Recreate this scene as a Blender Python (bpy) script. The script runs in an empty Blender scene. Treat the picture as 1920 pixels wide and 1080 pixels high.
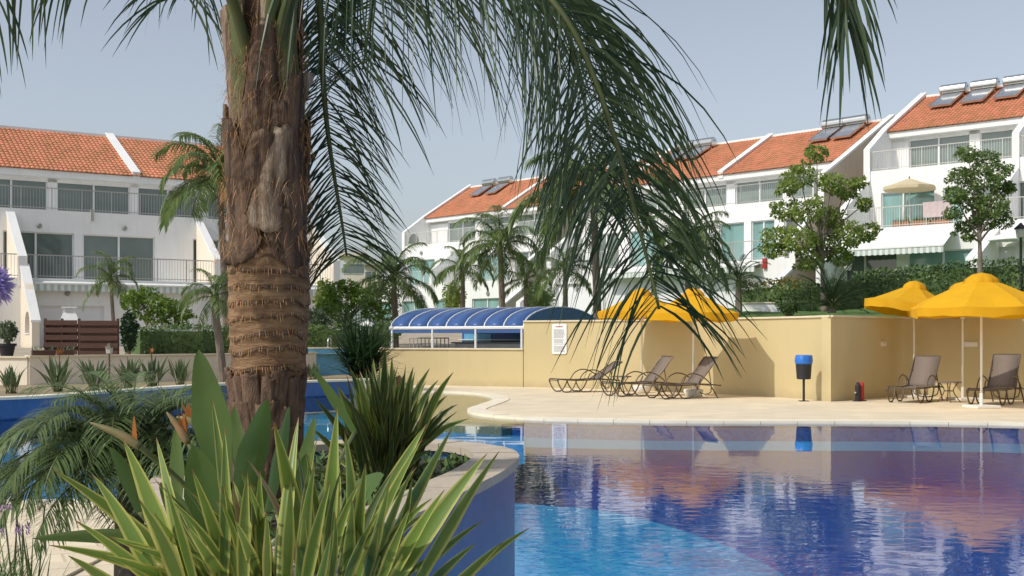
import bpy, math, random
from mathutils import Vector, Matrix, noise as mnoise
R = math.radians
V = Vector
sc = bpy.context.scene
col = sc.collection

# ------------------------------------------------------------------ camera, sky, sun, exposure
FP, HY, CX, CZ = 2300.0, 635.0, 960.0, 1.4          # focal length and horizon in photo pixels, eye height in metres
cam_d = bpy.data.cameras.new('camera'); cam = bpy.data.objects.new('camera', cam_d); col.objects.link(cam)
cam.location = (0, 0, CZ); cam.rotation_euler = (R(90), 0, 0)
cam_d.sensor_width = 36; cam_d.sensor_fit = 'HORIZONTAL'; cam_d.lens = 36*FP/1920
cam_d.shift_y = (HY-540)/1920; cam_d.clip_end = 6000; cam_d.clip_start = .05
sc.camera = cam
SUN_AZ, SUN_EL = 57.5, 46.0                           # light travels this far right of straight ahead; elevation
w = bpy.data.worlds.new('World'); sc.world = w; w.use_nodes = True
nt = w.node_tree; bg = nt.nodes['Background']
sky = nt.nodes.new('ShaderNodeTexSky'); sky.sky_type = 'NISHITA'; sky.sun_disc = False
sky.sun_elevation = R(SUN_EL); sky.sun_rotation = R(180+SUN_AZ)
sky.air_density = 1.05; sky.dust_density = 2.0; sky.ozone_density = 2.6; sky.altitude = 0
hz = nt.nodes.new('ShaderNodeHueSaturation'); hz.inputs['Saturation'].default_value = .52; nt.links.new(sky.outputs[0], hz.inputs['Color'])   # hazy, washed-out summer sky
nt.links.new(hz.outputs[0], bg.inputs[0]); bg.inputs[1].default_value = 0.118
sl = bpy.data.lights.new('sun', 'SUN'); sl.energy = 2.35; sl.angle = R(.6); sl.color = (1, .945, .85)
so = bpy.data.objects.new('sun', sl); col.objects.link(so)
Ld = V((math.sin(R(SUN_AZ))*math.cos(R(SUN_EL)), math.cos(R(SUN_AZ))*math.cos(R(SUN_EL)), -math.sin(R(SUN_EL))))
so.rotation_euler = Ld.to_track_quat('-Z', 'Y').to_euler(); so.location = (-30, -20, 50)
sc.view_settings.view_transform = 'Standard'; sc.view_settings.look = 'None'
sc.view_settings.exposure = 0.27; sc.view_settings.gamma = 1
sc.cycles.max_bounces = 8; sc.cycles.transparent_max_bounces = 12
sc.cycles.use_denoising = True

# ------------------------------------------------------------------ helpers
def G(x, y, z=0.0):                                   # photo pixel -> point on the level z
    d = FP*(CZ-z)/(y-HY); return V(((x-CX)*d/FP, d, z))
def P(x, y, d):                                       # photo pixel -> point at a distance
    return V(((x-CX)*d/FP, d, CZ+(HY-y)*d/FP))
def tag(o, label=None, cat=None, group=None, kind=None):
    if label: o['label'] = label
    if cat: o['category'] = cat
    if group: o['group'] = group
    if kind: o['kind'] = kind
    return o
def empty(name, loc=(0, 0, 0), rz=0, label=None, cat=None, group=None):
    o = bpy.data.objects.new(name, None); col.objects.link(o); o.location = loc; o.rotation_euler = (0, 0, rz)
    o.empty_display_size = .1
    return tag(o, label, cat, group)
def link(name, me, parent=None, loc=None, rot=None, scale=None):
    o = bpy.data.objects.new(name, me); col.objects.link(o)
    if parent: o.parent = parent
    if loc is not None: o.location = loc
    if rot is not None: o.rotation_euler = rot
    if scale is not None: o.scale = (scale,)*3 if isinstance(scale, (int, float)) else scale
    return o
def crom(pts, k=6, closed=False):
    pts = [V(p) for p in pts]; n = len(pts); out = []
    for i in range(n if closed else n-1):
        g = (lambda j: pts[j % n]) if closed else (lambda j: pts[max(0, min(n-1, j))])
        a, b, c, d = g(i-1), g(i), g(i+1), g(i+2)
        for j in range(k):
            t = j/k
            out.append(.5*((2*b)+(c-a)*t+(2*a-5*b+4*c-d)*t*t+(3*b-a-3*c+d)*t**3))
    if not closed: out.append(pts[-1])
    return out
def resample(pts, step, closed=False):
    pts = [V(p) for p in pts]
    if closed: pts = pts+[pts[0]]
    L = [0]
    for a, b in zip(pts, pts[1:]): L.append(L[-1]+(b-a).length)
    n = max(1, round(L[-1]/step)); out = []; j = 0
    for i in range(n+(0 if closed else 1)):
        s = L[-1]*i/n
        while j < len(L)-2 and L[j+1] < s: j += 1
        t = (s-L[j])/max(1e-9, L[j+1]-L[j]); out.append(pts[j].lerp(pts[j+1], t))
    return out

class MB:
    def __init__(s): s.v = []; s.f = []; s.uv = []; s.mi = []; s.m = 0
    def add(s, vs, fs, uv=None):
        b = len(s.v); s.v += [tuple(p) for p in vs]
        s.uv += (uv if uv else [(0, 0)]*len(vs))
        for f in fs: s.f.append([i+b for i in f]); s.mi.append(s.m)
        return s
    def box(s, x0, x1, y0, y1, z0, z1, M=None):
        vs = [V((x, y, z)) for z in (z0, z1) for y in (y0, y1) for x in (x0, x1)]
        if M: vs = [M @ p for p in vs]
        return s.add(vs, [(0, 2, 3, 1), (4, 5, 7, 6), (0, 1, 5, 4), (2, 6, 7, 3), (0, 4, 6, 2), (1, 3, 7, 5)])
    def tube(s, path, rad, n=6, cap=True):
        path = [V(p) for p in path]; k = len(path)
        rad = rad if isinstance(rad, (list, tuple)) else [rad]*k
        vs = []; ref = None
        for i, p in enumerate(path):
            t = (path[min(i+1, k-1)]-path[max(i-1, 0)]).normalized()
            if ref is None: ref = t.orthogonal().normalized()
            ref = (ref-t*ref.dot(t)); ref = ref.normalized() if ref.length > 1e-6 else t.orthogonal().normalized()
            b = t.cross(ref)
            for j in range(n):
                a = 2*math.pi*j/n; vs.append(p+(ref*math.cos(a)+b*math.sin(a))*rad[i])
        fs = [(i*n+j, i*n+(j+1) % n, (i+1)*n+(j+1) % n, (i+1)*n+j) for i in range(k-1) for j in range(n)]
        if cap: fs += [tuple(range(n))[::-1], tuple((k-1)*n+j for j in range(n))]
        return s.add(vs, fs)
    def prism(s, poly, z0, z1):                      # poly in xy
        n = len(poly); vs = [V((p[0], p[1], z0)) for p in poly]+[V((p[0], p[1], z1)) for p in poly]
        return s.add(vs, [tuple(range(n))[::-1], tuple(range(n, 2*n))]+[(i, (i+1) % n, n+(i+1) % n, n+i) for i in range(n)])
    def profile(s, poly, x0, x1):                    # poly in (y,z), extruded along x
        n = len(poly); vs = [V((x0, p[0], p[1])) for p in poly]+[V((x1, p[0], p[1])) for p in poly]
        return s.add(vs, [tuple(range(n)), tuple(range(n, 2*n))[::-1]]+[(i, n+i, n+(i+1) % n, (i+1) % n) for i in range(n)])
    def strip(s, A, B):                              # quads between two polylines
        n = len(A); return s.add(list(A)+list(B), [(i, i+1, n+i+1, n+i) for i in range(n-1)])
    def lathe(s, prof, n=24, c=(0, 0, 0), fn=None):
        vs = []
        for r, z in prof:
            for j in range(n):
                a = 2*math.pi*j/n; rr = r*(fn(a, z) if fn else 1)
                vs.append((c[0]+rr*math.cos(a), c[1]+rr*math.sin(a), c[2]+z))
        k = len(prof)
        return s.add(vs, [(i*n+j, i*n+(j+1) % n, (i+1)*n+(j+1) % n, (i+1)*n+j) for i in range(k-1) for j in range(n)]
                     + [tuple(range(n))[::-1], tuple((k-1)*n+j for j in range(n))])
    def leaflet(s, p, d, L, wd, droop, n=4, side=None, up=None):   # a narrow drooping strip
        p = V(p); d = V(d).normalized(); vs = []; ds = L/n
        for i in range(n+1):
            t = i/n
            sd = d.cross(up if up else V((0, 0, 1)))
            if sd.length < .15: sd = (side if side else V((1, 0, 0)))-d*d.dot(side if side else V((1, 0, 0)))
            if side is not None and sd.length > 1e-6 and side is not None:
                sd = (sd.normalized()*.35+(side-d*side.dot(d))*.65)
            sd.normalize()
            ww = wd*(.55+1.8*t if t < .25 else 1.0-.0*t)*(1-t)**.55*.5 if i < n else 0.0004
            vs += [p-sd*ww, p+sd*ww]
            p = p+d*ds; d = (d+V((0, 0, -droop/n))).normalized()
        return s.add(vs, [(2*i, 2*i+1, 2*i+3, 2*i+2) for i in range(n)])
    def mesh(s, name, mats, smooth=False, uv=False):
        me = bpy.data.meshes.new(name); me.from_pydata(s.v, [], s.f)
        if not isinstance(mats, (list, tuple)): mats = [mats]
        for m in mats: me.materials.append(m)
        if len(mats) > 1: me.polygons.foreach_set('material_index', s.mi)
        if smooth: me.polygons.foreach_set('use_smooth', [True]*len(me.polygons))
        if uv:
            l = me.uv_layers.new(name='UVMap'); idx = [0]*len(me.loops); me.loops.foreach_get('vertex_index', idx)
            l.data.foreach_set('uv', [c for i in idx for c in s.uv[i]])
        me.update(); return me
    def build(s, name, mats, parent=None, smooth=False, uv=False, kind=None):
        o = link(name, s.mesh(name, mats, smooth, uv), parent)
        if kind: o['kind'] = kind
        return o
def bevel(o, w=.01, seg=1):
    m = o.modifiers.new('bevel', 'BEVEL'); m.width = w; m.segments = seg; m.limit_method = 'ANGLE'; return o

# ------------------------------------------------------------------ materials
def MAT(name, c, rough=.6, var=.12, scale=2.5, c2=None, bump=0, bscale=30, spec=.4, metal=0, island=0, transl=0, detail=5, stretch=None):
    m = bpy.data.materials.new(name); m.use_nodes = True; n = m.node_tree.nodes; l = m.node_tree.links
    b = n['Principled BSDF']; b.inputs['Roughness'].default_value = rough; b.inputs['Metallic'].default_value = metal
    b.inputs['Specular IOR Level'].default_value = spec
    tc = n.new('ShaderNodeTexCoord'); mp = n.new('ShaderNodeMapping'); l.new(tc.outputs['Object'], mp.inputs[0])
    if stretch: mp.inputs['Scale'].default_value = stretch
    ns = n.new('ShaderNodeTexNoise'); ns.inputs['Scale'].default_value = scale; ns.inputs['Detail'].default_value = detail
    l.new(mp.outputs[0], ns.inputs['Vector'])
    rp = n.new('ShaderNodeMapRange'); rp.inputs[1].default_value = .3; rp.inputs[2].default_value = .7; l.new(ns.outputs['Fac'], rp.inputs[0])
    mx = n.new('ShaderNodeMix'); mx.data_type = 'RGBA'; l.new(rp.outputs[0], mx.inputs['Factor'])
    c2 = c2 or tuple(min(1, x*(1+var)) for x in c); c1 = c if c2 is not None and var == 0 else tuple(x*(1-var) for x in c)
    mx.inputs['A'].default_value = (*c1, 1); mx.inputs['B'].default_value = (*c2, 1)
    out = mx.outputs['Result']
    if island:
        g = n.new('ShaderNodeNewGeometry'); h = n.new('ShaderNodeHueSaturation')
        r2 = n.new('ShaderNodeMapRange'); r2.inputs[3].default_value = 1-island; r2.inputs[4].default_value = 1+island
        l.new(g.outputs['Random Per Island'], r2.inputs[0]); l.new(r2.outputs[0], h.inputs['Value']); l.new(out, h.inputs['Color'])
        r3 = n.new('ShaderNodeMapRange'); r3.inputs[3].default_value = .5+island*.06; r3.inputs[4].default_value = .5-island*.06
        l.new(g.outputs['Random Per Island'], r3.inputs[0]); l.new(r3.outputs[0], h.inputs['Hue'])
        out = h.outputs['Color']
    l.new(out, b.inputs['Base Color'])
    if bump:
        n2 = n.new('ShaderNodeTexNoise'); n2.inputs['Scale'].default_value = bscale; n2.inputs['Detail'].default_value = 6; l.new(mp.outputs[0], n2.inputs['Vector'])
        bp = n.new('ShaderNodeBump'); bp.inputs['Strength'].default_value = bump; bp.inputs['Distance'].default_value = .01
        l.new(n2.outputs['Fac'], bp.inputs['Height']); l.new(bp.outputs[0], b.inputs['Normal'])
    if transl:
        tr = n.new('ShaderNodeBsdfTranslucent'); ms = n.new('ShaderNodeMixShader'); ms.inputs[0].default_value = transl
        l.new(out, tr.inputs[0]); l.new(b.outputs[0], ms.inputs[1]); l.new(tr.outputs[0], ms.inputs[2])
        l.new(ms.outputs[0], n['Material Output'].inputs[0])
    return m
WHITE = MAT('white_stucco', (.82, .82, .805), .85, .04, .6, bump=.15, bscale=25)
SHUT = MAT('white_shutter', (.78, .79, .80), .6, .03, 1)
CREAM = MAT('cream_stucco', (.76, .68, .56), .9, .05, .7, bump=.15, bscale=25)
BEIGE = MAT('beige_stucco', (.56, .47, .37), .9, .06, .5, bump=.15, bscale=25)
YELLOW = MAT('yellow_stucco', (.55, .455, .25), .9, .05, .5, bump=.25, bscale=18)
YCAP = MAT('wall_cap_stone', (.68, .60, .44), .8, .08, 2)
DECKM = MAT('deck_stone', (.74, .64, .47), .75, .07, .9, bump=.2, bscale=12)
BANDM = MAT('coping_cream', (.80, .72, .56), .7, .06, 1.5, bump=.1, bscale=20)
SANDM = MAT('beach_sand_tile', (.50, .40, .24), .6, .08, 2)
COPM = MAT('coping_stone', (.50, .43, .34), .85, .14, 3, bump=.5, bscale=30)
TERRA = MAT('roof_tile', (.53, .225, .12), .85, .12, .8, island=.15)
GLASS2 = MAT('pale_window_glass', (.17, .21, .19), .05, .2, .35, spec=.8)
GLASS = MAT('window_glass', (.14, .175, .16), .04, .25, .35, spec=.8)
TEAL = MAT('curtained_glass', (.20, .36, .34), .06, .18, .35, spec=.8, stretch=(6, 6, .5))
FRAME = MAT('white_frame', (.76, .77, .76), .5, .03, 2)
RAILD = MAT('dark_rail', (.40, .39, .365), .5, .1, 3)
RAILL = MAT('pale_rail', (.55, .54, .50), .5, .08, 3)
STEEL = MAT('steel', (.62, .62, .60), .28, .06, 3, metal=1)
PANEL = MAT('solar_panel', (.20, .22, .25), .12, .1, 2, spec=.7)
BLUEW = MAT('pool_blue', (.04, .125, .31), .35, .12, 8, bump=.1, bscale=60)
LBLUE = MAT('light_blue_tile', (.13, .40, .62), .4, .08, 5)
WOOD = MAT('brown_wood', (.085, .04, .027), .7, .25, 6, stretch=(1, 8, 8), bump=.2)
YFAB = MAT('yellow_canvas', (.80, .45, .012), .8, .05, 3, transl=.35, bump=.5, bscale=5)
CFAB = MAT('cream_canvas', (.72, .62, .42), .85, .06, 3, transl=.25)
PALE = MAT('pale_plastic', (.76, .73, .66), .5, .05, 4)
SLING = MAT('brown_sling', (.185, .15, .125), .8, .1, 60, bump=.15, bscale=250)
BRNZ = MAT('bronze_metal', (.13, .10, .075), .4, .12, 5, metal=.4)
BLACK = MAT('dark_plastic', (.022, .022, .026), .5, .1, 4)
BAG = MAT('blue_bag', (.03, .16, .56), .35, .2, 14, bump=.8, bscale=30)
RED = MAT('red_paint', (.42, .03, .025), .5, .1, 4)
SOIL = MAT('soil', (.055, .04, .028), .95, .35, 9, bump=1, bscale=40)
GRASSM = MAT('lawn', (.075, .14, .03), .9, .25, 3, bump=.6, bscale=60)
EARTH = MAT('earth', (.30, .24, .15), .95, .2, 1.2, bump=.6, bscale=20)
CANOPY = MAT('blue_polycarbonate', (.07, .15, .38), .3, .1, 2, transl=.25)
def leafmat(name, c, isl=.3, tr=.3, rough=.45, scale=1.2, var=.2): return MAT(name, c, rough, var, scale, island=isl, transl=tr, spec=.45)
PALML = leafmat('palm_leaf', (.042, .078, .032), .35, .2); QUEEN = leafmat('queen_leaf', (.165, .235, .08), .3, .4)
DPALM = leafmat('dark_palm_leaf', (.035, .075, .028)); TREEL = leafmat('tree_leaf', (.26, .34, .085), .35, .5)
TREED = leafmat('dark_tree_leaf', (.16, .235, .07), .3, .45); HEDGE = leafmat('hedge_leaf', (.10, .165, .05), .35, .25)
LIME = leafmat('lime_leaf', (.13, .22, .025), .3, .35); GOLDH = leafmat('golden_leaf', (.19, .17, .03), .35, .3)
GREYL = leafmat('grey_leaf', (.12, .16, .085), .3, .3); DEADF = leafmat('dead_frond', (.32, .16, .06), .3, .1)
STREL = leafmat('strelitzia_leaf', (.12, .165, .075), .25, .3); STRELN = leafmat('strelitzia_blade', (.095, .165, .045), .2, .35, .35, 4, .18)
BARK = MAT('grey_bark', (.20, .165, .13), .95, .3, 6, bump=.8, bscale=25, stretch=(1, 1, .35))
PETI = MAT('petiole_green', (.16, .19, .06), .55, .25, 5, c2=(.085, .12, .04), stretch=(1, 1, .3))
RACH = MAT('rachis_green', (.075, .095, .03), .5, .2, 4)
ORANGE = MAT('orange_petal', (.46, .16, .035), .5, .15, 8, transl=.3); BEAK = MAT('flower_beak', (.16, .18, .07), .5, .2, 9, c2=(.26, .15, .07))
PURPLE = leafmat('purple_petal', (.40, .32, .62), .25, .4); LILAC = leafmat('lilac_petal', (.55, .36, .60), .2, .4)
# flax: green centre, pale yellow margins, fine streaks along the blade
def flaxmat(name, green, yellow, lo, hi):
    m = MAT(name, green, .38, .22, 5, island=.36, transl=.3, spec=.5); n = m.node_tree.nodes; l = m.node_tree.links
    uv = n.new('ShaderNodeUVMap'); uv.uv_map = 'UVMap'; sp = n.new('ShaderNodeSeparateXYZ'); l.new(uv.outputs[0], sp.inputs[0])
    a = n.new('ShaderNodeMath'); a.operation = 'SUBTRACT'; a.inputs[1].default_value = .5; l.new(sp.outputs[0], a.inputs[0])
    ab = n.new('ShaderNodeMath'); ab.operation = 'ABSOLUTE'; l.new(a.outputs[0], ab.inputs[0])
    mp = n.new('ShaderNodeMapping'); mp.inputs['Scale'].default_value = (22, .7, 1); l.new(uv.outputs[0], mp.inputs[0])
    ns = n.new('ShaderNodeTexNoise'); ns.inputs['Scale'].default_value = 1; ns.inputs['Detail'].default_value = 3; l.new(mp.outputs[0], ns.inputs[0])
    ad = n.new('ShaderNodeMath'); ad.operation = 'MULTIPLY_ADD'; ad.inputs[1].default_value = .26; l.new(ns.outputs['Fac'], ad.inputs[0]); l.new(ab.outputs[0], ad.inputs[2])
    mr = n.new('ShaderNodeMapRange'); mr.interpolation_type = 'SMOOTHSTEP'; mr.inputs[1].default_value = lo+.13; mr.inputs[2].default_value = hi+.13; l.new(ad.outputs[0], mr.inputs[0])
    mix = [x for x in n if x.type == 'MIX'][0]; src = mix.outputs['Result']
    m2 = n.new('ShaderNodeMix'); m2.data_type = 'RGBA'; m2.inputs['B'].default_value = (*yellow, 1); l.new(mr.outputs[0], m2.inputs['Factor'])
    hs = [x for x in n if x.type == 'HUE_SAT'][0]; l.new(src, m2.inputs['A'])
    tp = n.new('ShaderNodeMath'); tp.operation = 'MULTIPLY_ADD'; tp.inputs[1].default_value = .09; l.new(ns.outputs['Fac'], tp.inputs[0]); l.new(sp.outputs[1], tp.inputs[2])     # dry brown tips
    mt = n.new('ShaderNodeMapRange'); mt.inputs[1].default_value = .985; mt.inputs[2].default_value = 1.03; l.new(tp.outputs[0], mt.inputs[0])
    m3 = n.new('ShaderNodeMix'); m3.data_type = 'RGBA'; m3.inputs['B'].default_value = (.22, .12, .05, 1); l.new(mt.outputs[0], m3.inputs['Factor']); l.new(m2.outputs['Result'], m3.inputs['A']); l.new(m3.outputs['Result'], hs.inputs['Color'])
    return m
FLAXV = flaxmat('flax_variegated', (.135, .22, .045), (.48, .48, .13), .29, .42)
FLAXD = flaxmat('flax_dark', (.07, .115, .035), (.34, .34, .10), .36, .46)
DRYL = flaxmat('dry_leaf', (.26, .19, .09), (.38, .30, .15), .30, .45)
# striped awning
AWN = MAT('awning_white', (.74, .76, .72), .8, .04, 2); AWNG = MAT('awning_stripes', (.7, .72, .68), .85, .03, 2)
def stripes():
    n = AWNG.node_tree.nodes; l = AWNG.node_tree.links; tc = n.new('ShaderNodeTexCoord'); sp = n.new('ShaderNodeSeparateXYZ'); l.new(tc.outputs['Object'], sp.inputs[0])
    mo = n.new('ShaderNodeMath'); mo.operation = 'PINGPONG'; mo.inputs[1].default_value = .14; l.new(sp.outputs[0], mo.inputs[0])
    gt = n.new('ShaderNodeMath'); gt.operation = 'GREATER_THAN'; gt.inputs[1].default_value = .07; l.new(mo.outputs[0], gt.inputs[0])
    m2 = n.new('ShaderNodeMix'); m2.data_type = 'RGBA'; m2.inputs['B'].default_value = (.42, .50, .46, 1); l.new(gt.outputs[0], m2.inputs['Factor'])
    l.new([x for x in n if x.type == 'MIX'][0].outputs['Result'], m2.inputs['A']); l.new(m2.outputs['Result'], n['Principled BSDF'].inputs['Base Color'])
stripes()
# mosaic floor of the pool
def mosaic(name, c1, c2, c3):
    m = MAT(name, c1, .4, .2, 4); n = m.node_tree.nodes; l = m.node_tree.links
    tc = n.new('ShaderNodeTexCoord'); vo = n.new('ShaderNodeTexVoronoi'); vo.inputs['Scale'].default_value = 22; l.new(tc.outputs['Object'], vo.inputs[0])
    rp = n.new('ShaderNodeValToRGB'); rp.color_ramp.interpolation = 'CONSTANT'; e = rp.color_ramp.elements
    e[0].color = (*c1, 1); e[1].position = .4; e[1].color = (*c2, 1); e.new(.78).color = (*c3, 1)
    sp = n.new('ShaderNodeSeparateColor'); l.new(vo.outputs['Color'], sp.inputs[0]); l.new(sp.outputs[0], rp.inputs[0]); l.new(rp.outputs[0], n['Principled BSDF'].inputs['Base Color'])
    return m
FLOORD = mosaic('deep_mosaic', (.025, .10, .44), (.035, .10, .46), (.08, .09, .36))
FLOORL = mosaic('light_mosaic', (.06, .42, .76), (.08, .48, .80), (.04, .32, .70))
FLOORM = mosaic('mid_mosaic', (.03, .14, .48), (.05, .20, .55), (.02, .09, .38))
# deck slabs: faint tone differences between pavers
def pavers(m, size):
    n = m.node_tree.nodes; l = m.node_tree.links; tc = n.new('ShaderNodeTexCoord'); bk = n.new('ShaderNodeTexBrick')
    bk.inputs['Scale'].default_value = 1; bk.inputs['Brick Width'].default_value = size; bk.inputs['Row Height'].default_value = size*.7
    bk.inputs['Mortar Size'].default_value = .010; bk.inputs['Color1'].default_value = (.94, .94, .93, 1); bk.inputs['Color2'].default_value = (1.06, 1.04, 1.0, 1); bk.inputs['Mortar'].default_value = (.76, .73, .68, 1)
    mp = n.new('ShaderNodeMapping'); mp.inputs['Rotation'].default_value = (0, 0, R(-24)); l.new(tc.outputs['Object'], mp.inputs[0]); l.new(mp.outputs[0], bk.inputs[0])
    mu = n.new('ShaderNodeMix'); mu.data_type = 'RGBA'; mu.blend_type = 'MULTIPLY'; mu.inputs['Factor'].default_value = 1
    l.new([x for x in n if x.type == 'MIX'][0].outputs['Result'], mu.inputs['A']); l.new(bk.outputs[0], mu.inputs['B']); l.new(mu.outputs['Result'], n['Principled BSDF'].inputs['Base Color'])
pavers(DECKM, .6)
def wear(m, amount, foot):
    """rain streaks down a painted wall and splash dirt along its foot"""
    n = m.node_tree.nodes; l = m.node_tree.links; tc = n.new('ShaderNodeTexCoord'); mp = n.new('ShaderNodeMapping'); mp.inputs['Scale'].default_value = (2.2, 2.2, .16); l.new(tc.outputs['Object'], mp.inputs[0])
    a = n.new('ShaderNodeTexNoise'); a.inputs['Scale'].default_value = 2; a.inputs['Detail'].default_value = 6; a.inputs['Roughness'].default_value = .65; l.new(mp.outputs[0], a.inputs[0])
    r = n.new('ShaderNodeMapRange'); r.inputs[1].default_value = .5; r.inputs[2].default_value = .78; r.inputs[4].default_value = amount; l.new(a.outputs['Fac'], r.inputs[0]); f = r.outputs[0]
    if foot:
        sp = n.new('ShaderNodeSeparateXYZ'); l.new(tc.outputs['Object'], sp.inputs[0]); b = n.new('ShaderNodeTexNoise'); b.inputs['Scale'].default_value = 3.5; b.inputs['Detail'].default_value = 5; l.new(tc.outputs['Object'], b.inputs[0])
        ad = n.new('ShaderNodeMath'); ad.operation = 'MULTIPLY_ADD'; ad.inputs[1].default_value = -.35; l.new(b.outputs['Fac'], ad.inputs[0]); l.new(sp.outputs[2], ad.inputs[2])
        g = n.new('ShaderNodeMapRange'); g.inputs[1].default_value = .06; g.inputs[2].default_value = -.2; g.inputs[4].default_value = foot; l.new(ad.outputs[0], g.inputs[0])
        mx_ = n.new('ShaderNodeMath'); mx_.operation = 'MAXIMUM'; l.new(f, mx_.inputs[0]); l.new(g.outputs[0], mx_.inputs[1]); f = mx_.outputs[0]
    m2 = n.new('ShaderNodeMix'); m2.data_type = 'RGBA'; m2.inputs['B'].default_value = (.30, .25, .17, 1); l.new(f, m2.inputs['Factor']); l.new([x for x in n if x.type == 'MIX'][0].outputs['Result'], m2.inputs['A']); l.new(m2.outputs['Result'], n['Principled BSDF'].inputs['Base Color'])
wear(YELLOW, .09, .4); wear(WHITE, .16, 0); wear(CREAM, .2, .3); wear(BEIGE, .15, 0); wear(BLUEW, .12, 0)
# water: clear sheet, Fresnel reflection, ripples in patches
WATER = bpy.data.materials.new('water'); WATER.use_nodes = True
def water():
    n = WATER.node_tree.nodes; l = WATER.node_tree.links; n.remove(n['Principled BSDF'])
    tc = n.new('ShaderNodeTexCoord'); mp = n.new('ShaderNodeMapping'); mp.inputs['Scale'].default_value = (1.0, 1.5, 1); mp.inputs['Rotation'].default_value = (0, 0, R(12)); l.new(tc.outputs['Object'], mp.inputs[0])
    a = n.new('ShaderNodeTexNoise'); a.inputs['Scale'].default_value = 4.2; a.inputs['Detail'].default_value = 2.2; a.inputs['Distortion'].default_value = .5; l.new(mp.outputs[0], a.inputs[0])
    b = n.new('ShaderNodeTexNoise'); b.inputs['Scale'].default_value = 1.1; b.inputs['Detail'].default_value = 1; l.new(mp.outputs[0], b.inputs[0])
    p = n.new('ShaderNodeTexNoise'); p.inputs['Scale'].default_value = .22; p.inputs['Detail'].default_value = 1; l.new(tc.outputs['Object'], p.inputs[0])
    sp = n.new('ShaderNodeSeparateXYZ'); l.new(tc.outputs['Object'], sp.inputs[0])
    # sheltered calm strip along the far edge by the wall
    c = n.new('ShaderNodeMapRange'); c.interpolation_type = 'SMOOTHSTEP'; c.inputs[1].default_value = 16.2; c.inputs[2].default_value = 13.5; c.inputs[3].default_value = .05; c.inputs[4].default_value = 1; l.new(sp.outputs[1], c.inputs[0])
    pr = n.new('ShaderNodeMapRange'); pr.inputs[1].default_value = .35; pr.inputs[2].default_value = .65; pr.inputs[3].default_value = .55; pr.inputs[4].default_value = 1.2; l.new(p.outputs['Fac'], pr.inputs[0])
    mm = n.new('ShaderNodeMath'); mm.operation = 'MULTIPLY'; l.new(c.outputs[0], mm.inputs[0]); l.new(pr.outputs[0], mm.inputs[1])
    s1 = n.new('ShaderNodeMath'); s1.operation = 'MULTIPLY'; l.new(a.outputs['Fac'], s1.inputs[0]); l.new(mm.outputs[0], s1.inputs[1])
    s2 = n.new('ShaderNodeMath'); s2.operation = 'MULTIPLY_ADD'; s2.inputs[1].default_value = .6; l.new(b.outputs['Fac'], s2.inputs[0]); l.new(s1.outputs[0], s2.inputs[2])
    bp = n.new('ShaderNodeBump'); bp.inputs['Strength'].default_value = 1; bp.inputs['Distance'].default_value = .0026; l.new(s2.outputs[0], bp.inputs['Height'])
    fr = n.new('ShaderNodeFresnel'); fr.inputs[0].default_value = 1.33; l.new(bp.outputs[0], fr.inputs['Normal'])
    tr = n.new('ShaderNodeBsdfTransparent'); tr.inputs[0].default_value = (.80, .93, .97, 1)
    gl = n.new('ShaderNodeBsdfGlossy'); gl.inputs['Roughness'].default_value = .012; l.new(bp.outputs[0], gl.inputs['Normal'])
    ms = n.new('ShaderNodeMixShader'); l.new(fr.outputs[0], ms.inputs[0]); l.new(tr.outputs[0], ms.inputs[1]); l.new(gl.outputs[0], ms.inputs[2])
    l.new(ms.outputs[0], n['Material Output'].inputs[0])
water()
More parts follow.
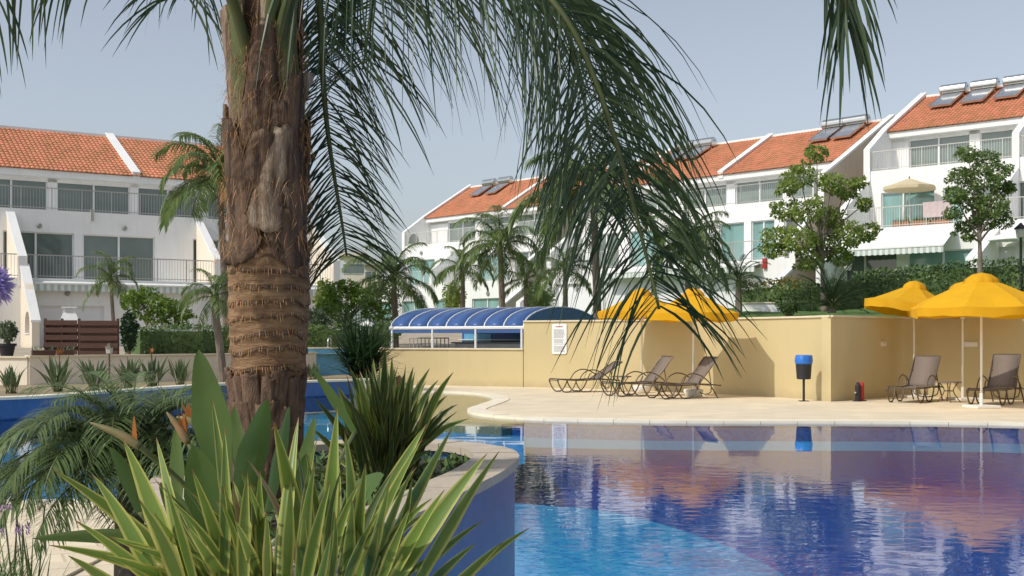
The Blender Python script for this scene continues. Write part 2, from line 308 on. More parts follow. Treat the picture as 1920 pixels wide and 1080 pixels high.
# trunk of the big palm
def trunkmat():
    m = MAT('palm_trunk_bark', (.30, .24, .165), .95, .1, 9, c2=(.12, .08, .05), bump=1, bscale=40, stretch=(.8, .8, 4.5)); n = m.node_tree.nodes; l = m.node_tree.links
    tc = n.new('ShaderNodeTexCoord'); sp = n.new('ShaderNodeSeparateXYZ'); l.new(tc.outputs['Object'], sp.inputs[0])
    ns = n.new('ShaderNodeTexNoise'); ns.inputs['Scale'].default_value = 3.2; ns.inputs['Detail'].default_value = 4; l.new(tc.outputs['Object'], ns.inputs[0])
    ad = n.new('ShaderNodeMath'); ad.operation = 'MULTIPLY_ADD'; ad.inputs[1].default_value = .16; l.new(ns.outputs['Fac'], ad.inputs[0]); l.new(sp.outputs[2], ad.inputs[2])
    pn = n.new('ShaderNodeTexNoise'); pn.inputs['Scale'].default_value = 5.5; pn.inputs['Detail'].default_value = 5; pm = n.new('ShaderNodeMapping'); pm.inputs['Scale'].default_value = (1, 1, 2.2); l.new(tc.outputs['Object'], pm.inputs[0]); l.new(pm.outputs[0], pn.inputs[0])
    pr = n.new('ShaderNodeMapRange'); pr.inputs[1].default_value = .45; pr.inputs[2].default_value = .66; pr.inputs[4].default_value = .75; l.new(pn.outputs['Fac'], pr.inputs[0])
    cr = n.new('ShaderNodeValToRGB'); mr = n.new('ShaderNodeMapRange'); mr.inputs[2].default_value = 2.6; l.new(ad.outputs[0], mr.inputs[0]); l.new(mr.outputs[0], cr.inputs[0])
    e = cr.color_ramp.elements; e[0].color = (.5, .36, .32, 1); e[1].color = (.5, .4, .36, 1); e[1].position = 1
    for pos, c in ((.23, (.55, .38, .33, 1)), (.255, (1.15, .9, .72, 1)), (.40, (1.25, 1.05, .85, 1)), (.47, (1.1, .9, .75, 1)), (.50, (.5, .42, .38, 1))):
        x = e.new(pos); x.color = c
    mu = n.new('ShaderNodeMix'); mu.data_type = 'RGBA'; mu.blend_type = 'MULTIPLY'; mu.inputs['Factor'].default_value = 1
    l.new([x for x in n if x.type == 'MIX'][0].outputs['Result'], mu.inputs['A']); l.new(cr.outputs[0], mu.inputs['B'])
    m4 = n.new('ShaderNodeMix'); m4.data_type = 'RGBA'; m4.inputs['B'].default_value = (.13, .075, .045, 1); l.new(pr.outputs[0], m4.inputs['Factor']); l.new(mu.outputs['Result'], m4.inputs['A']); l.new(m4.outputs['Result'], n['Principled BSDF'].inputs['Base Color'])
    return m
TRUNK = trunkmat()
BOOT = MAT('leaf_base_bark', (.12, .075, .05), .95, .2, 9, c2=(.38, .31, .24), bump=1, bscale=45, stretch=(3, 3, .5))
BOOTD = MAT('leaf_base_dark', (.04, .025, .021), .95, .2, 8, c2=(.21, .14, .095), bump=1, bscale=45, stretch=(3, 3, .5))
def stalkmat():
    m = MAT('green_leaf_base', (.13, .08, .05), .8, .2, 7, c2=(.30, .23, .15), bump=.6, bscale=40, stretch=(3, 3, .5)); n = m.node_tree.nodes; l = m.node_tree.links
    tc = n.new('ShaderNodeTexCoord'); sp = n.new('ShaderNodeSeparateXYZ'); l.new(tc.outputs['Object'], sp.inputs[0])
    ns = n.new('ShaderNodeTexNoise'); ns.inputs['Scale'].default_value = 5; ns.inputs['Detail'].default_value = 4; l.new(tc.outputs['Object'], ns.inputs[0])
    ad = n.new('ShaderNodeMath'); ad.operation = 'MULTIPLY_ADD'; ad.inputs[1].default_value = .9; l.new(ns.outputs['Fac'], ad.inputs[0]); l.new(sp.outputs[2], ad.inputs[2])
    mr = n.new('ShaderNodeMapRange'); mr.inputs[1].default_value = 2.08; mr.inputs[2].default_value = 2.42; l.new(ad.outputs[0], mr.inputs[0])
    m2 = n.new('ShaderNodeMix'); m2.data_type = 'RGBA'; m2.inputs['B'].default_value = (.085, .105, .04, 1); l.new(mr.outputs[0], m2.inputs['Factor']); l.new([x for x in n if x.type == 'MIX'][0].outputs['Result'], m2.inputs['A']); l.new(m2.outputs['Result'], n['Principled BSDF'].inputs['Base Color'])
    return m
BOOTG = stalkmat(); BOOTL = MAT('foot_bark', (.075, .046, .034), .95, .2, 12, c2=(.21, .135, .09), bump=1, bscale=60, stretch=(3, 3, .8))
FIBRE2 = MAT('sheath_rim', (.30, .19, .105), .95, .3, 14, c2=(.13, .08, .05), bump=.8, bscale=60)
FIBRE = MAT('palm_fibre', (.42, .25, .12), .95, .25, 8, island=.35)

# ------------------------------------------------------------------ lie of the land
CTRL = [(-20, 20, .9), (-13, 32, .93), (-9, 36, .97), (-20, 46, 1.0), (-12, 56, 1.0), (-5, 40, 1.0), (-3, 38, 1.0), (1, 38, 1.0), (-3, 44, 1.0), (2, 44, 1.1), (-6, 60, 1.8),
        (0, 85, 2.5), (-8, 90, 2.5), (2.5, 35, 1.0), (2.5, 40, 1.0), (6, 31, 1.83), (8, 29, 1.83), (12, 29, 1.83), (20, 25, 1.83), (10, 36, 2.15), (8, 42, 2.5), (16, 42, 2.75), (10, 64, 2.7),
        (18, 56, 3.1), (22, 54, 3.7), (30, 46, 4.0), (20, 46, 3.1), (4, 60, 2.4), (14, 36, 2.25), (20, 34, 2.5), (60, 60, 5), (0, 200, 4), (-60, 150, 3), (90, 150, 6)]
def H(x, y):
    s = t = 0
    for a, b, z in CTRL:
        q = 1/(((x-a)**2+(y-b)**2)**1.7+.02); s += q*z; t += q
    return s/t
def at(x, d):                                         # pixel column and distance -> point on the land
    X = (x-CX)*d/FP; return V((X, d, H(X, d)))

# ------------------------------------------------------------------ setting: ground, pool, deck, terrain
def sheet(name, pts, z, mat, label=None):
    m = MB(); m.add([V((p[0], p[1], z)) for p in pts], [tuple(range(len(pts)))])
    me = m.mesh(name, mat)
    if me.polygons[0].normal.z < 0: me.flip_normals()
    return tag(link(name, me), kind='structure')
sheet('ground', [(-3000, -3000), (3000, -3000), (3000, 3000), (-3000, 3000)], -1.2, EARTH)
# waterline on the left: foot of the raised blue wall
W1 = crom([V((-17, 13.5, 0)), V((-12.6, 17.3, 0)), G(0, 785), G(110, 778), G(250, 764), G(440, 748), G(567, 743), G(650, 739.5), G(725, 736.5)], 5)
# waterline on the right: S-curve of the beach entry, then the long edge of the deck
W2 = crom([G(*p) for p in [(745, 735.5), (830, 735), (890, 737.5), (922, 743.5), (926, 750), (905, 758), (884, 765), (880, 770), (902, 777), (985, 784), (1100, 787.5), (1270, 790), (1500, 790.5), (1700, 791.5), (1920, 795), (2200, 806), (2600, 830)]], 6)
WL = [G(735, 721.5), G(841, 723), G(982, 725.7)]
WH = crom([G(*p) for p in [(982, 725.7), (1100, 728.5), (1200, 732), (1320, 737.5), (1436, 743.6), (1510, 748.6), (1558, 753)]], 4)
WR = crom([G(*p) for p in [(1558, 753), (1600, 750.2), (1645, 746.6), (1672, 744.4), (1692, 743.6), (1715, 744), (1760, 745.3), (1850, 748), (1920, 750.5), (2050, 757), (2300, 770)]], 4)
deck_pts = [W1[-1]]+W2+[V((45, W2[-1].y, 0)), V((45, 30, 0))]+[p+V((0, .12, 0)) for p in (WL+WH[1:]+WR[1:])[::-1]]
deck = sheet('pool_deck', deck_pts, 0, DECKM)
near = sheet('near_deck', [(-17, 13.2), (-9, 10.9), (-4.4, 10.55), (-2.3, 10.65), (-1.6, 9.8), (-1.6, 6), (-.9, .9), (45, .9), (45, -9), (-17, -9)], -.004, DECKM)
# pool shell
shell = [V((-17, 13.2, 0)), V((-9, 10.9, 0)), V((-4.4, 10.55, 0)), V((-2.3, 10.65, 0)), V((-1.6, 9.8, 0)), V((-1.6, 6, 0)), V((-.9, .9, 0)), V((45, .9, 0)), V((45, W2[-1].y, 0))]+W2[::-1]+W1[::-1]
m = MB(); lo = [V((p.x, p.y, -.98)) for p in shell+shell[:1]]; hi = [V((p.x, p.y, -.002)) for p in shell+shell[:1]]
m.strip(lo, hi); o = m.build('pool_wall', FLOORM); o['kind'] = 'structure'
wt = sheet('water', shell, -.03, WATER)
fl = sheet('pool_floor', [(-18, .4), (46, .4), (46, 40), (-18, 40)], -.97, FLOORD)
sheet('left_pool_floor', [(-18, 9)]+[(-1.4, 9), (-.5, 11), (-.8, 19), (.4, 24), (-.5, 34), (-18, 34)], -.45, FLOORL)
sheet('beach_step_floor', [G(640, 775, -.28), G(860, 779, -.28), G(985, 786, -.28), G(985, 870, -.28), G(640, 900, -.28)], -.28, FLOORL)
# pale curved shelf in the near water
SH = crom([G(930, 940, -.45), G(1000, 946, -.45), G(1125, 957, -.45), G(1230, 980, -.45), G(1335, 1014, -.45), G(1412, 1047, -.45), G(1472, 1080, -.45), G(1530, 1130, -.45), G(1560, 1200, -.45)], 4)
m = MB(); m.prism(SH+[V((1.2, 3, 0)), V((-1.2, 3, 0)), V((-1.2, 9, 0)), V((-1, 12, 0))], -.98, -.45); o = m.build('pool_shelf', FLOORL); o['kind'] = 'structure'
# stepped ledges along the far edge
edge = [p for p in W2 if p.x > .2]
def offs(path, dd):
    out = []
    for i, p in enumerate(path):
        t = (path[min(i+1, len(path)-1)]-path[max(i-1, 0)]).normalized(); out.append(p+V((t.y, -t.x, 0))*dd)
    return out
m = MB(); e2 = offs(edge, .38); m.prism(edge+e2[::-1], -.98, -.11); o = m.build('pool_ledge', FLOORM); o['kind'] = 'structure'
e3 = offs(edge, 2.1); m = MB(); m.prism([p for p in offs(edge, .385)]+e3[::-1], -.98, -.304); o = m.build('pool_bench', FLOORD); o['kind'] = 'structure'
sheet('bench_tiles', [p for p in offs(edge, .386)]+e3[::-1], -.30, FLOORL)
beach = [p for p in W2 if p.x <= .25]
m = MB(); m.prism([G(640, 744)]+[W1[-1]]+beach+[G(940, 787), G(845, 781), G(740, 777), G(650, 765)], -.44, -.07); o = m.build('beach_floor', SANDM); o['kind'] = 'structure'
# coping stones along the pool edge
def coping(path, step, w0, w1, z0, z1, parent, mat, name='coping_stone', gap=.008, sub=3, closed=False, jit=.003, seed=1):
    rr = random.Random(seed); q = resample(path, step/sub, closed); n = len(q)
    if closed: q = q+q[:1]
    i = 0
    while i+sub <= len(q)-1 or (closed and i < len(q)-1):
        seg = q[i:min(i+sub, len(q)-1)+1]; i += sub
        if len(seg) < 2: break
        a, b = seg[0], seg[-1]; t0 = (seg[1]-seg[0]).normalized(); t1 = (seg[-1]-seg[-2]).normalized(); seg = [a+t0*gap*.5]+seg[1:-1]+[b-t1*gap*.5]
        k0, k1 = [], []
        for j, p in enumerate(seg):
            idx = i-sub+j
            if closed: A, B = q[(idx-1) % n], q[(idx+1) % n]
            else: A, B = q[max(0, idx-1)], q[min(len(q)-1, idx+1)]
            t = (B-A).normalized(); nn = V((t.y, -t.x, 0)); k0.append(p+nn*w0); k1.append(p+nn*w1)
        m = MB(); dz = rr.uniform(-jit, jit); m.prism([(p.x, p.y) for p in k0]+[(p.x, p.y) for p in k1[::-1]], z0, z1+dz)
        m.build(name, mat, parent)
coping([p for p in W2 if p.x < 13], .62, -.34, .03, -.05, .016, deck, BANDM)
coping([V((-9, 10.9, 0)), V((-4.4, 10.55, 0)), V((-2.35, 10.65, 0))], .5, -.03, .3, -.05, .012, near, BANDM, seed=2)
# slabs of the near-left paving
rr = random.Random(3)
sm = [MB().box(-.296, .296, -.296, .296, 0, .012+.002*k).mesh('paving_slab', DECKM) for k in range(3)]
for i in range(5):
    for j in range(5):
        link('paving_slab', sm[rr.randrange(3)], near, (-5.3+i*.6, 7.3+j*.6, .001))
# raised blue wall with stone coping
root = empty('raised_pool_wall', W1[10], label='long curved blue tiled wall with pale coping behind the left pool', cat='wall')
Wb = offs(W1, -.3); inv = V(W1[10])
def rel(pts, o): return [V((p.x-o.x, p.y-o.y, 0)) for p in pts]
m = MB(); m.prism([(p.x, p.y) for p in rel(W1, inv)]+[(p.x, p.y) for p in rel(Wb, inv)[::-1]], -.7, .325); m.build('wall_body', BLUEW, root)
coping(rel(W1, inv), 1.0, -.34, .03, .326, .375, root, BANDM, seed=4)
sheet('garden_bed', [p+V((0, .15, 0)) for p in W1]+[V((-3.4, 37.2, 0)), V((-3.4, 40, 0)), V((-40, 40, 0)), V((-40, 13, 0))], .30, EARTH)
# retaining walls and land
RT = [V((-42, 34, 0)), V((-16.5, 29.95, 0)), V((-11.48, 29.17, 0)), V((-7.55, 32.8, 0)), V((-6.2, 35.0, 0)), V((-5.9, 37.0, 0))]
land_front = [(p, .93) for p in [V((-60, 38, 0))]+RT]+[(V((-3.65, 37.25, 0)), 1.0)]+[(p+V((0, .15, 0)), 1.0) for p in WL[1:]]+[(p+V((0, .15, 0)), 1.0+.83*min(1, max(0, (p.x-3.2)/1.6))) for p in WH+WR[1:]]+[(V((60, 30, 0)), 1.9)]
rows = 26; m = MB(); grid = []
fr = []
for (a, za), (b, zb) in zip(land_front, land_front[1:]):
    k = max(1, int((b-a).length/2.5))
    for i in range(k): fr.append((a.lerp(b, i/k), za+(zb-za)*i/k))
fr.append(land_front[-1])
for r in range(rows+1):
    t = (r/rows)**2.2
    for i, (p, z) in enumerate(fr):
        s = i/(len(fr)-1); q = V((-260+620*s, 420, 0)); c = p.lerp(q, t); hh = H(c.x, c.y); f = min(1, (c-p).length/3)
        grid.append((c.x, c.y, z*(1-f)+hh*f))
n = len(fr); m.add(grid, [(r*n+i, r*n+i+1, (r+1)*n+i+1, (r+1)*n+i) for r in range(rows) for i in range(n-1)])
PAVET = MAT('terrace_paving', (.40, .34, .26), .9, .12, 1.2, bump=.3, bscale=15)
me = m.mesh('terrain', [GRASSM, PAVET], smooth=True)
for p in me.polygons: p.material_index = 1 if p.center.x < 2.2-(p.center.y-36)*.0 and p.center.y < 75 else 0
o = link('terrain', me); o['kind'] = 'structure'
def wallrun(name, path, th, z0, z1, mat, capmat, label, cat='wall', capw=.04, caph=.045, mitre=False):
    o0 = V(path[len(path)//2]); root = empty(name, (o0.x, o0.y, 0), label=label, cat=cat)
    fp = rel(path, o0); bk = offs(fp, -th); a = offs(fp, capw); b = offs(fp, -th-capw)
    if mitre:
        t = (fp[-1]-fp[-2]).normalized(); bk[-1] = bk[-1]-t*.2; b[-1] = b[-1]-t*.2
    m = MB(); m.prism([(p.x, p.y) for p in fp]+[(p.x, p.y) for p in bk[::-1]], z0, z1-caph); m.build('wall_body', mat, root)
    m = MB(); m.prism([(p.x, p.y) for p in a]+[(p.x, p.y) for p in b[::-1]], z1-caph+.002, z1); m.build('wall_cap', capmat, root)
    return root
wl = wallrun('yellow_wall', [WL[0]-V((.6, -.3, 0))]+WL[:-1]+[WL[-1]+V((-.02, 0, 0))], .25, -.02, 1.12, YELLOW, YCAP, 'low yellow wall in front of the blue vaulted canopy')
jp = G(843, 723); mj = MB(); mj.box(-.01, .01, -.012, .0, .0, 1.07); jo = mj.build('joint_strip', YCAP, wl); jo.location = (jp.x-wl.location.x, jp.y-wl.location.y-.004, 0)
wallrun('yellow_wall', WH[:-1]+[WH[-1]], .25, -.02, 1.925, YELLOW, YCAP, 'tall curved yellow wall carrying the white notice board', mitre=True)
wallrun('yellow_wall', [WR[0]+V((.012, .012, 0))]+WR[1:], .25, -.02, 1.925, YELLOW, YCAP, 'tall yellow wall behind the loungers at the far right, partly shaded')
wallrun('retaining_wall', RT[2:], .25, .2, 1.0, CREAM, YCAP, 'beige garden wall behind the row of spiky clumps')
wallrun('retaining_wall', [RT[0], RT[1], RT[2]-V((.05, 0, 0))], .25, .2, .98, CREAM, YCAP, 'sunlit cream end of the garden wall at the left edge')
# light blue side of the upper pool with steel handles
ub = [V((-7.6, 36.2, 0)), V((-5.7, 37.2, 0)), V((-3.9, 37.9, 0))]
wallrun('upper_pool_wall', ub, .35, .2, 1.14, LBLUE, YCAP, 'pale blue tiled upper pool side seen right of the big palm trunk')
for k, px in enumerate((613, 672)):
    b = P(px, 648, 37.9+.25*k); r0 = empty('pool_ladder_rail', (b.x, b.y+.2, 1.12), label=('steel handrail on the upper pool edge nearest the palm trunk', 'steel handrail on the upper pool edge beside the spiky bush')[k], cat='handrail')
    m = MB(); m.tube(crom([(0, 0, -.2), (0, 0, .2), (.03, .1, .3), (.05, .3, .25), (.05, .34, -.2)], 4), .02, 6); m.build('rail', STEEL, r0)
    m = MB(); m.tube([(-.02, 0, .0), (.02, 0, .02)], .035, 8); m.build('flange', STEEL, r0)

# ------------------------------------------------------------------ planter island
PO = [V((-.53, 3.3, 0)), V((-.535, 4.1, 0)), V((-.355, 4.67, 0)), V((-.228, 5.25, 0)), V((-.078, 5.98, 0)), V((.0, 6.55, 0)), V((.012, 6.95, 0)), V((-.048, 7.29, 0)), V((-.18, 7.59, 0)), V((-.37, 7.79, 0)),
      V((-.9, 7.9, 0)), V((-1.4, 7.65, 0)), V((-1.66, 7.0, 0)), V((-1.68, 5.9, 0)), V((-1.46, 5.0, 0)), V((-1.18, 4.2, 0)), V((-1.0, 3.4, 0)), V((-.93, 2.6, 0)), V((-.8, 2.2, 0)), V((-.58, 2.7, 0))]
PO = crom(PO, 5, closed=True); PC = V((-1.25, 5.2, 0))
root = empty('planter', (PC.x, PC.y, 0), label='raised blue island planter with stone coping around the big palm', cat='planter')
po = rel(PO, PC)
def inset(path, dd):
    n = len(path); out = []
    for i, p in enumerate(path):
        t = (path[(i+1) % n]-path[i-1]).normalized(); out.append(p+V((-t.y, t.x, 0))*dd)
    return out
pin = inset(po, .2); n = len(po); m = MB()
vs = [V((p.x, p.y, -.97)) for p in po]+[V((p.x, p.y, .705)) for p in po]+[V((p.x, p.y, .705)) for p in pin]+[V((p.x, p.y, .3)) for p in pin]
m.add(vs, [(k*n+i, k*n+(i+1) % n, (k+1)*n+(i+1) % n, (k+1)*n+i) for k in range(3) for i in range(n)]); m.build('planter_wall', BLUEW, root, smooth=False)
# coping ring stones
coping(po, .42, -.23, .025, .706, .75, root, COPM, closed=True, seed=6, gap=.007)
m = MB(); m.add([V((p.x, p.y, .655)) for p in inset(po, .16)], [tuple(range(n))]); m.build('soil', SOIL, root)
SZ = .655

# ------------------------------------------------------------------ terraced buildings
class Bld:
    def __init__(s, x0, d0, alpha, step=2.5, roofd=4.3):
        a = R(alpha); s.a = a; s.O = V(((x0-CX)*d0/FP, d0, 0)); s.e = V((math.cos(a), math.sin(a), 0)); s.n = V((math.sin(a), -math.cos(a), 0))
        s.s = step; s.vr = -2*step-roofd; s.root = None
    def pt(s, x, y, v):
        r = V(((x-CX)/FP, 1, (HY-y)/FP)); r2 = V((r.x, 1, 0)); t = (v+s.O.dot(s.n))/r2.dot(s.n); q = r2*t
        return (q-s.O).dot(s.e), CZ+r.z*t
    def U(s, x, v): return s.pt(x, 500, v)[0]
    def Z(s, x, y, v): return s.pt(x, y, v)[1]
    def start(s, name, label, zg): s.zg = zg; s.root = empty(name, (s.O.x, s.O.y, zg), s.a, label, 'building')
    def box(s, m, u0, u1, v0, v1, z0, z1): m.box(u0, u1, -max(v0, v1), -min(v0, v1), z0-s.zg, z1-s.zg)
    def floor(s, u0, u1, v, back, z0, z1, wins, mat=None):
        """one storey: piers and lintel in front of a set-back body, a window (frame > panes) in each gap"""
        mat = mat or WHITE; m = MB(); s.box(m, u0, u1, back, v-.34, z0, z1-.02)
        wins = sorted(wins, key=lambda q: q[0]); x = u0
        for (a, b, head, sill, mull, g) in wins:
            a, b = max(a, u0+.05), min(b, u1-.05)
            if b-a < .2: continue
            s.box(m, x, a, v-.335, v, z0, z1)
            s.box(m, a, b, v-.335, v, head, z1)
            if sill > z0+.02: s.box(m, a, b, v-.335, v, z0, sill)
            x = b
            f = MB(); t = .055; vv = v-.16
            s.box(f, a, a+t, vv-.05, vv+.05, sill, head); s.box(f, b-t, b, vv-.05, vv+.05, sill, head)
            s.box(f, a+t, b-t, vv-.05, vv+.05, head-t, head); s.box(f, a+t, b-t, vv-.05, vv+.05, sill, sill+t)
            cuts = [a+t]
            for c in mull: s.box(f, c-.04, c+.04, vv-.045, vv+.055, sill+t, head-t); cuts += [c-.04, c+.04]
            cuts.append(b-t); fo = f.build('window', FRAME, s.root)
            for k in range(0, len(cuts), 2):
                p = MB(); dv = .012*((k//2) % 2); s.box(p, cuts[k], cuts[k+1], vv-.03-dv, vv-.012-dv, sill+t, head-t); p.build('pane', g, fo)
        s.box(m, x, u1, v-.335, v, z0, z1); m.build('wall', mat, s.root)
    def roof(s, u0, u1, ve, ze, vr, zr):
        m = MB(); th = .14; z = s.zg
        m.profile([(-ve, ze-z-.02), (-vr, zr-z-.02), (-vr, zr-z-.3), (-ve, ze-z-.2)], u0, u1); ro = m.build('roof', WHITE, s.root)
        L = math.hypot(ve-vr, zr-ze); sv, sz = (vr-ve)/L, (zr-ze)/L; nv, nz = sz, -sv
        if nz < 0: nv, nz = -nv, -nz
        pitch = .21; nc = int((u1-u0)/pitch); nr = max(1, int((L+.1)/.31)); rw = (L+.1)/nr; m = MB(); rg = random.Random(7)
        for i in range(nc):
            uc = u0+(i+.5)*(u1-u0)/nc
            for j in range(nr):
                q = []; jit = rg.uniform(-.008, .008)
                for (t, h) in ((j*rw-.12, .055+jit), ((j+1)*rw-.08, .02)):
                    for k in range(5):
                        a = math.pi*k/4; du = math.cos(a)*.105; dh = math.sin(a)*.062+h
                        q.append((uc+du, -(ve+sv*t+nv*dh), ze+sz*t+nz*dh-z))
                m.add(q, [(k, k+1, 6+k, 5+k) for k in range(4)]+[(0, 1, 2, 3, 4)])
        m.build('roof_tiles', TERRA, ro, kind='stuff')
        m = MB(); s.box(m, u0, u1, vr-.35, vr+.12, zr-.25, zr+.14); m.build('ridge_cap', WHITE, s.root)
        m = MB(); s.box(m, u0, u1, ve-.5, ve+.02, ze-.32, ze-.03); m.build('fascia', WHITE, s.root)
    def fin(s, u, prof, th=.26, mat=None, cap=True):
        """sloping party wall: prof is the top outline [(v,z)...] front to back, body drops to the last z given"""
        mat = mat or WHITE; m = MB(); z = s.zg
        poly = [(-v, zz-z) for v, zz in prof]; m.profile(poly, u-th/2, u+th/2); fo = m.build('fin', mat, s.root)
        return fo
    def fincap(s, u, line, th=.3, h=.1):
        m = MB(); z = s.zg
        for (a, b), (c, d) in zip(line, line[1:]):
            m.profile([(-a, b-z), (-c, d-z), (-c, d-z+h), (-a, b-z+h)], u-th/2, u+th/2)
        m.build('fin_cap', WHITE, s.root)
    def rail(s, u0, u1, v, z, mat, gap=.13, h=1.0):
        m = MB(); s.box(m, u0, u1, v-.025, v+.025, z+h-.04, z+h); s.box(m, u0, u1, v-.015, v+.015, z+.08, z+.11)
        k = int((u1-u0)/gap)
        for i in range(k+1):
            u = u0+(u1-u0)*i/max(1, k); t = .02 if i % 10 == 0 else .0065
            s.box(m, u-t, u+t, v-t, v+t, z, z+h-.04)
        return m.build('railing', mat, s.root)
    def awning(s, u0, u1, v, z, out, drop):
        m = MB(); m.profile([(-v, z-s.zg), (-(v+out), z-drop-s.zg), (-(v+out), z-drop-.03-s.zg), (-v, z-.05-s.zg)], u0, u1); a = m.build('awning', AWN, s.root)
        m = MB(); k = int((u1-u0)/.28); vv = -(v+out+.012)
        top = z-drop-.035-s.zg; pts = []
        for i in range(k*4+1):
            u = u0+(u1-u0)*i/(k*4); sc_ = .03*abs(math.sin(math.pi*i/4)); pts.append((u, -.26-sc_))
        m.strip([(u, vv, top) for u, _ in pts], [(u, vv-.01, top+zz) for u, zz in pts]); m.build('valance', AWNG, a)
        m = MB(); s.box(m, u0, u1, v+out-.02, v+out+.04, z-drop-.04, z-drop+.03); m.build('front_bar', FRAME, a)
    def lamp(s, x, y, v, big=.12):
        u, z = s.pt(x, y, v); m = MB(); m.lathe([(.02, 0), (big, .01), (big, .06), (big*.6, .1)], 10)
        o = m.build('wall_lamp', MAT_LAMP, s.root, smooth=False); o.location = (u, -v-.0, z-s.zg); o.rotation_euler = (R(90), 0, 0)
MAT_LAMP = MAT('lamp_grey', (.30, .30, .28), .4, .1, 4)
HEATERS = []
def heater(b, u, label, ve, ze, vr, zr, t0=.62, plen=1.6):
    """solar water heater lying on a roof slope"""
    L = math.hypot(ve-vr, zr-ze); sv, sz = (vr-ve)/L, (zr-ze)/L
    base = b.O+b.e*u+b.n*(ve+sv*L*.88); ang = math.atan2(sz, -sv)
    r0 = empty('solar_water_heater', (base.x, base.y, ze+sz*L*.88+.1), b.a, label, 'water heater', 'solar water heaters on the roofs')
    m = MB(); m.lathe([(.05, -.72), (.27, -.70), (.30, -.66), (.30, .66), (.27, .70), (.05, .72)], 18); t = m.build('tank', STEEL, r0, smooth=False)
    t.rotation_euler = (0, R(90), 0); t.location = (0, -.05, .34)
    for k in (-.5, .5):
        m = MB(); m.tube([(k, -.1, -.2), (k, 0, .2)], .03, 6); m.tube([(k, .3, -.15), (k, 0, .2)], .03, 6); m.build('tank_stand', STEEL, r0)
    c, s_ = math.cos(ang), math.sin(ang); M = Matrix.Translation((0, -.25, -.08)) @ Matrix.Rotation(ang, 4, 'X')
    m = MB(); m.box(-.55, .55, -plen, 0, .1, .17, M); p = m.build('panel', PANEL, r0)
    m = MB(); m.box(-.60, -.55, -plen-.05, .05, .09, .19, M); m.box(.55, .60, -plen-.05, .05, .09, .19, M); m.box(-.55, .55, -plen-.05, -plen, .09, .19, M); m.box(-.55, .55, 0, .05, .09, .19, M); m.build('panel_frame', STEEL, p)
    m = MB(); m.tube([(.62, -.3, .1), (.68, -.05, .3), (.72, 0, .45)], .025, 6); m.build('pipe', BLACK, r0)
    return r0

def terrace(b, name, label, zg, u0, u1, z1, z2, ze, zr, w0, w1, w2, railmat, sidemat, u0b=None, u1b=None, roof_fins=(), full_fins=(), rails=True, d0=None):
    s = b.s; b.start(name, label, zg); ve, vr = -2*s+.45, b.vr; back = vr-.3
    u0b = u0 if u0b is None else u0b; u1b = u1 if u1b is None else u1b
    b.floor(u0, u1, 0, back, zg-.6, z1, w0)
    b.floor(u0, u1, -s, back, z1-.1, z2, w1)
    b.floor(u0b, u1b, -2*s, back, z2-.1, ze-.05, w2)
    m = MB(); m.profile([(-back, ze-zg-.1), (-vr, zr-zg-.3), (2*s, ze-zg-.3), (2*s, ze-zg-.5), (-back, ze-zg-.5)], u0b+.02, u1b-.02); m.build('attic', WHITE, b.root)
    b.roof(u0b, u1b, ve, ze, vr, zr)
    roofl = [(ve+.06, ze+.10), (vr, zr+.16)]
    t2 = [(-s+.02, z2-.75), (-s+.02, z2+1.02), (ve+.06, ze+.02)]
    def prof_full():
        return [(s+.0, zg-.6), (s, zg+.9), (.02, z1-.5), (.02, z1+1.0), (-s+.02, z2-.55), (-s+.02, z2+1.02), (ve+.06, ze+.10), (vr, zr+.2), (vr-.4, zr+.1), (vr-.4, zg-.6)]
    for u in roof_fins:
        b.fin(u, [(ve+.08, ze-.2)]+[(ve+.08, ze+.14), (vr, zr+.2), (vr, zr-.4)], .34)
        b.fincap(u, [(ve+.1, ze+.142), (vr, zr+.202)], .4, .05)
    for u, mt in full_fins:
        b.fin(u, prof_full(), .28, mt)
        b.fincap(u, [(s+.02, zg+.9), (.02, z1-.5)], .34, .12); b.fincap(u, [(.04, z1+1.0), (-s+.02, z2-.55)], .34, .12)
        b.fincap(u, [(-s+.04, z2+1.02), (ve+.06, ze+.10)], .34, .12); b.fincap(u, [(ve+.06, ze+.10), (vr, zr+.2)], .34, .12)
        for (v_, a_, c_) in ((-s+.02, z2-.55, z2+1.13), (.02, z1-.5, z1+1.1), (s, zg-.6, zg+1.0)):
            m = MB(); b.box(m, u-.17, u+.17, v_, v_+.04, a_, c_); m.build('fin_edge', WHITE, b.root)
    if rails:
        b.rail(u0+.2, u1-.2, -.1, z1, railmat); b.rail(u0b+.2, u1b-.2, -s-.1, z2, railmat)
    return b
def wl_(b, v, spec, ytop, xref, z0, g=None, gs=None):
    head = b.Z(xref, ytop, v); out = []
    for k, (xa, xb, mull) in enumerate(spec):
        out.append((b.U(xa, v), b.U(xb, v), head, z0, [b.U(c, v) for c in mull], (gs[k] if gs else None) or g or GLASS))
    return out

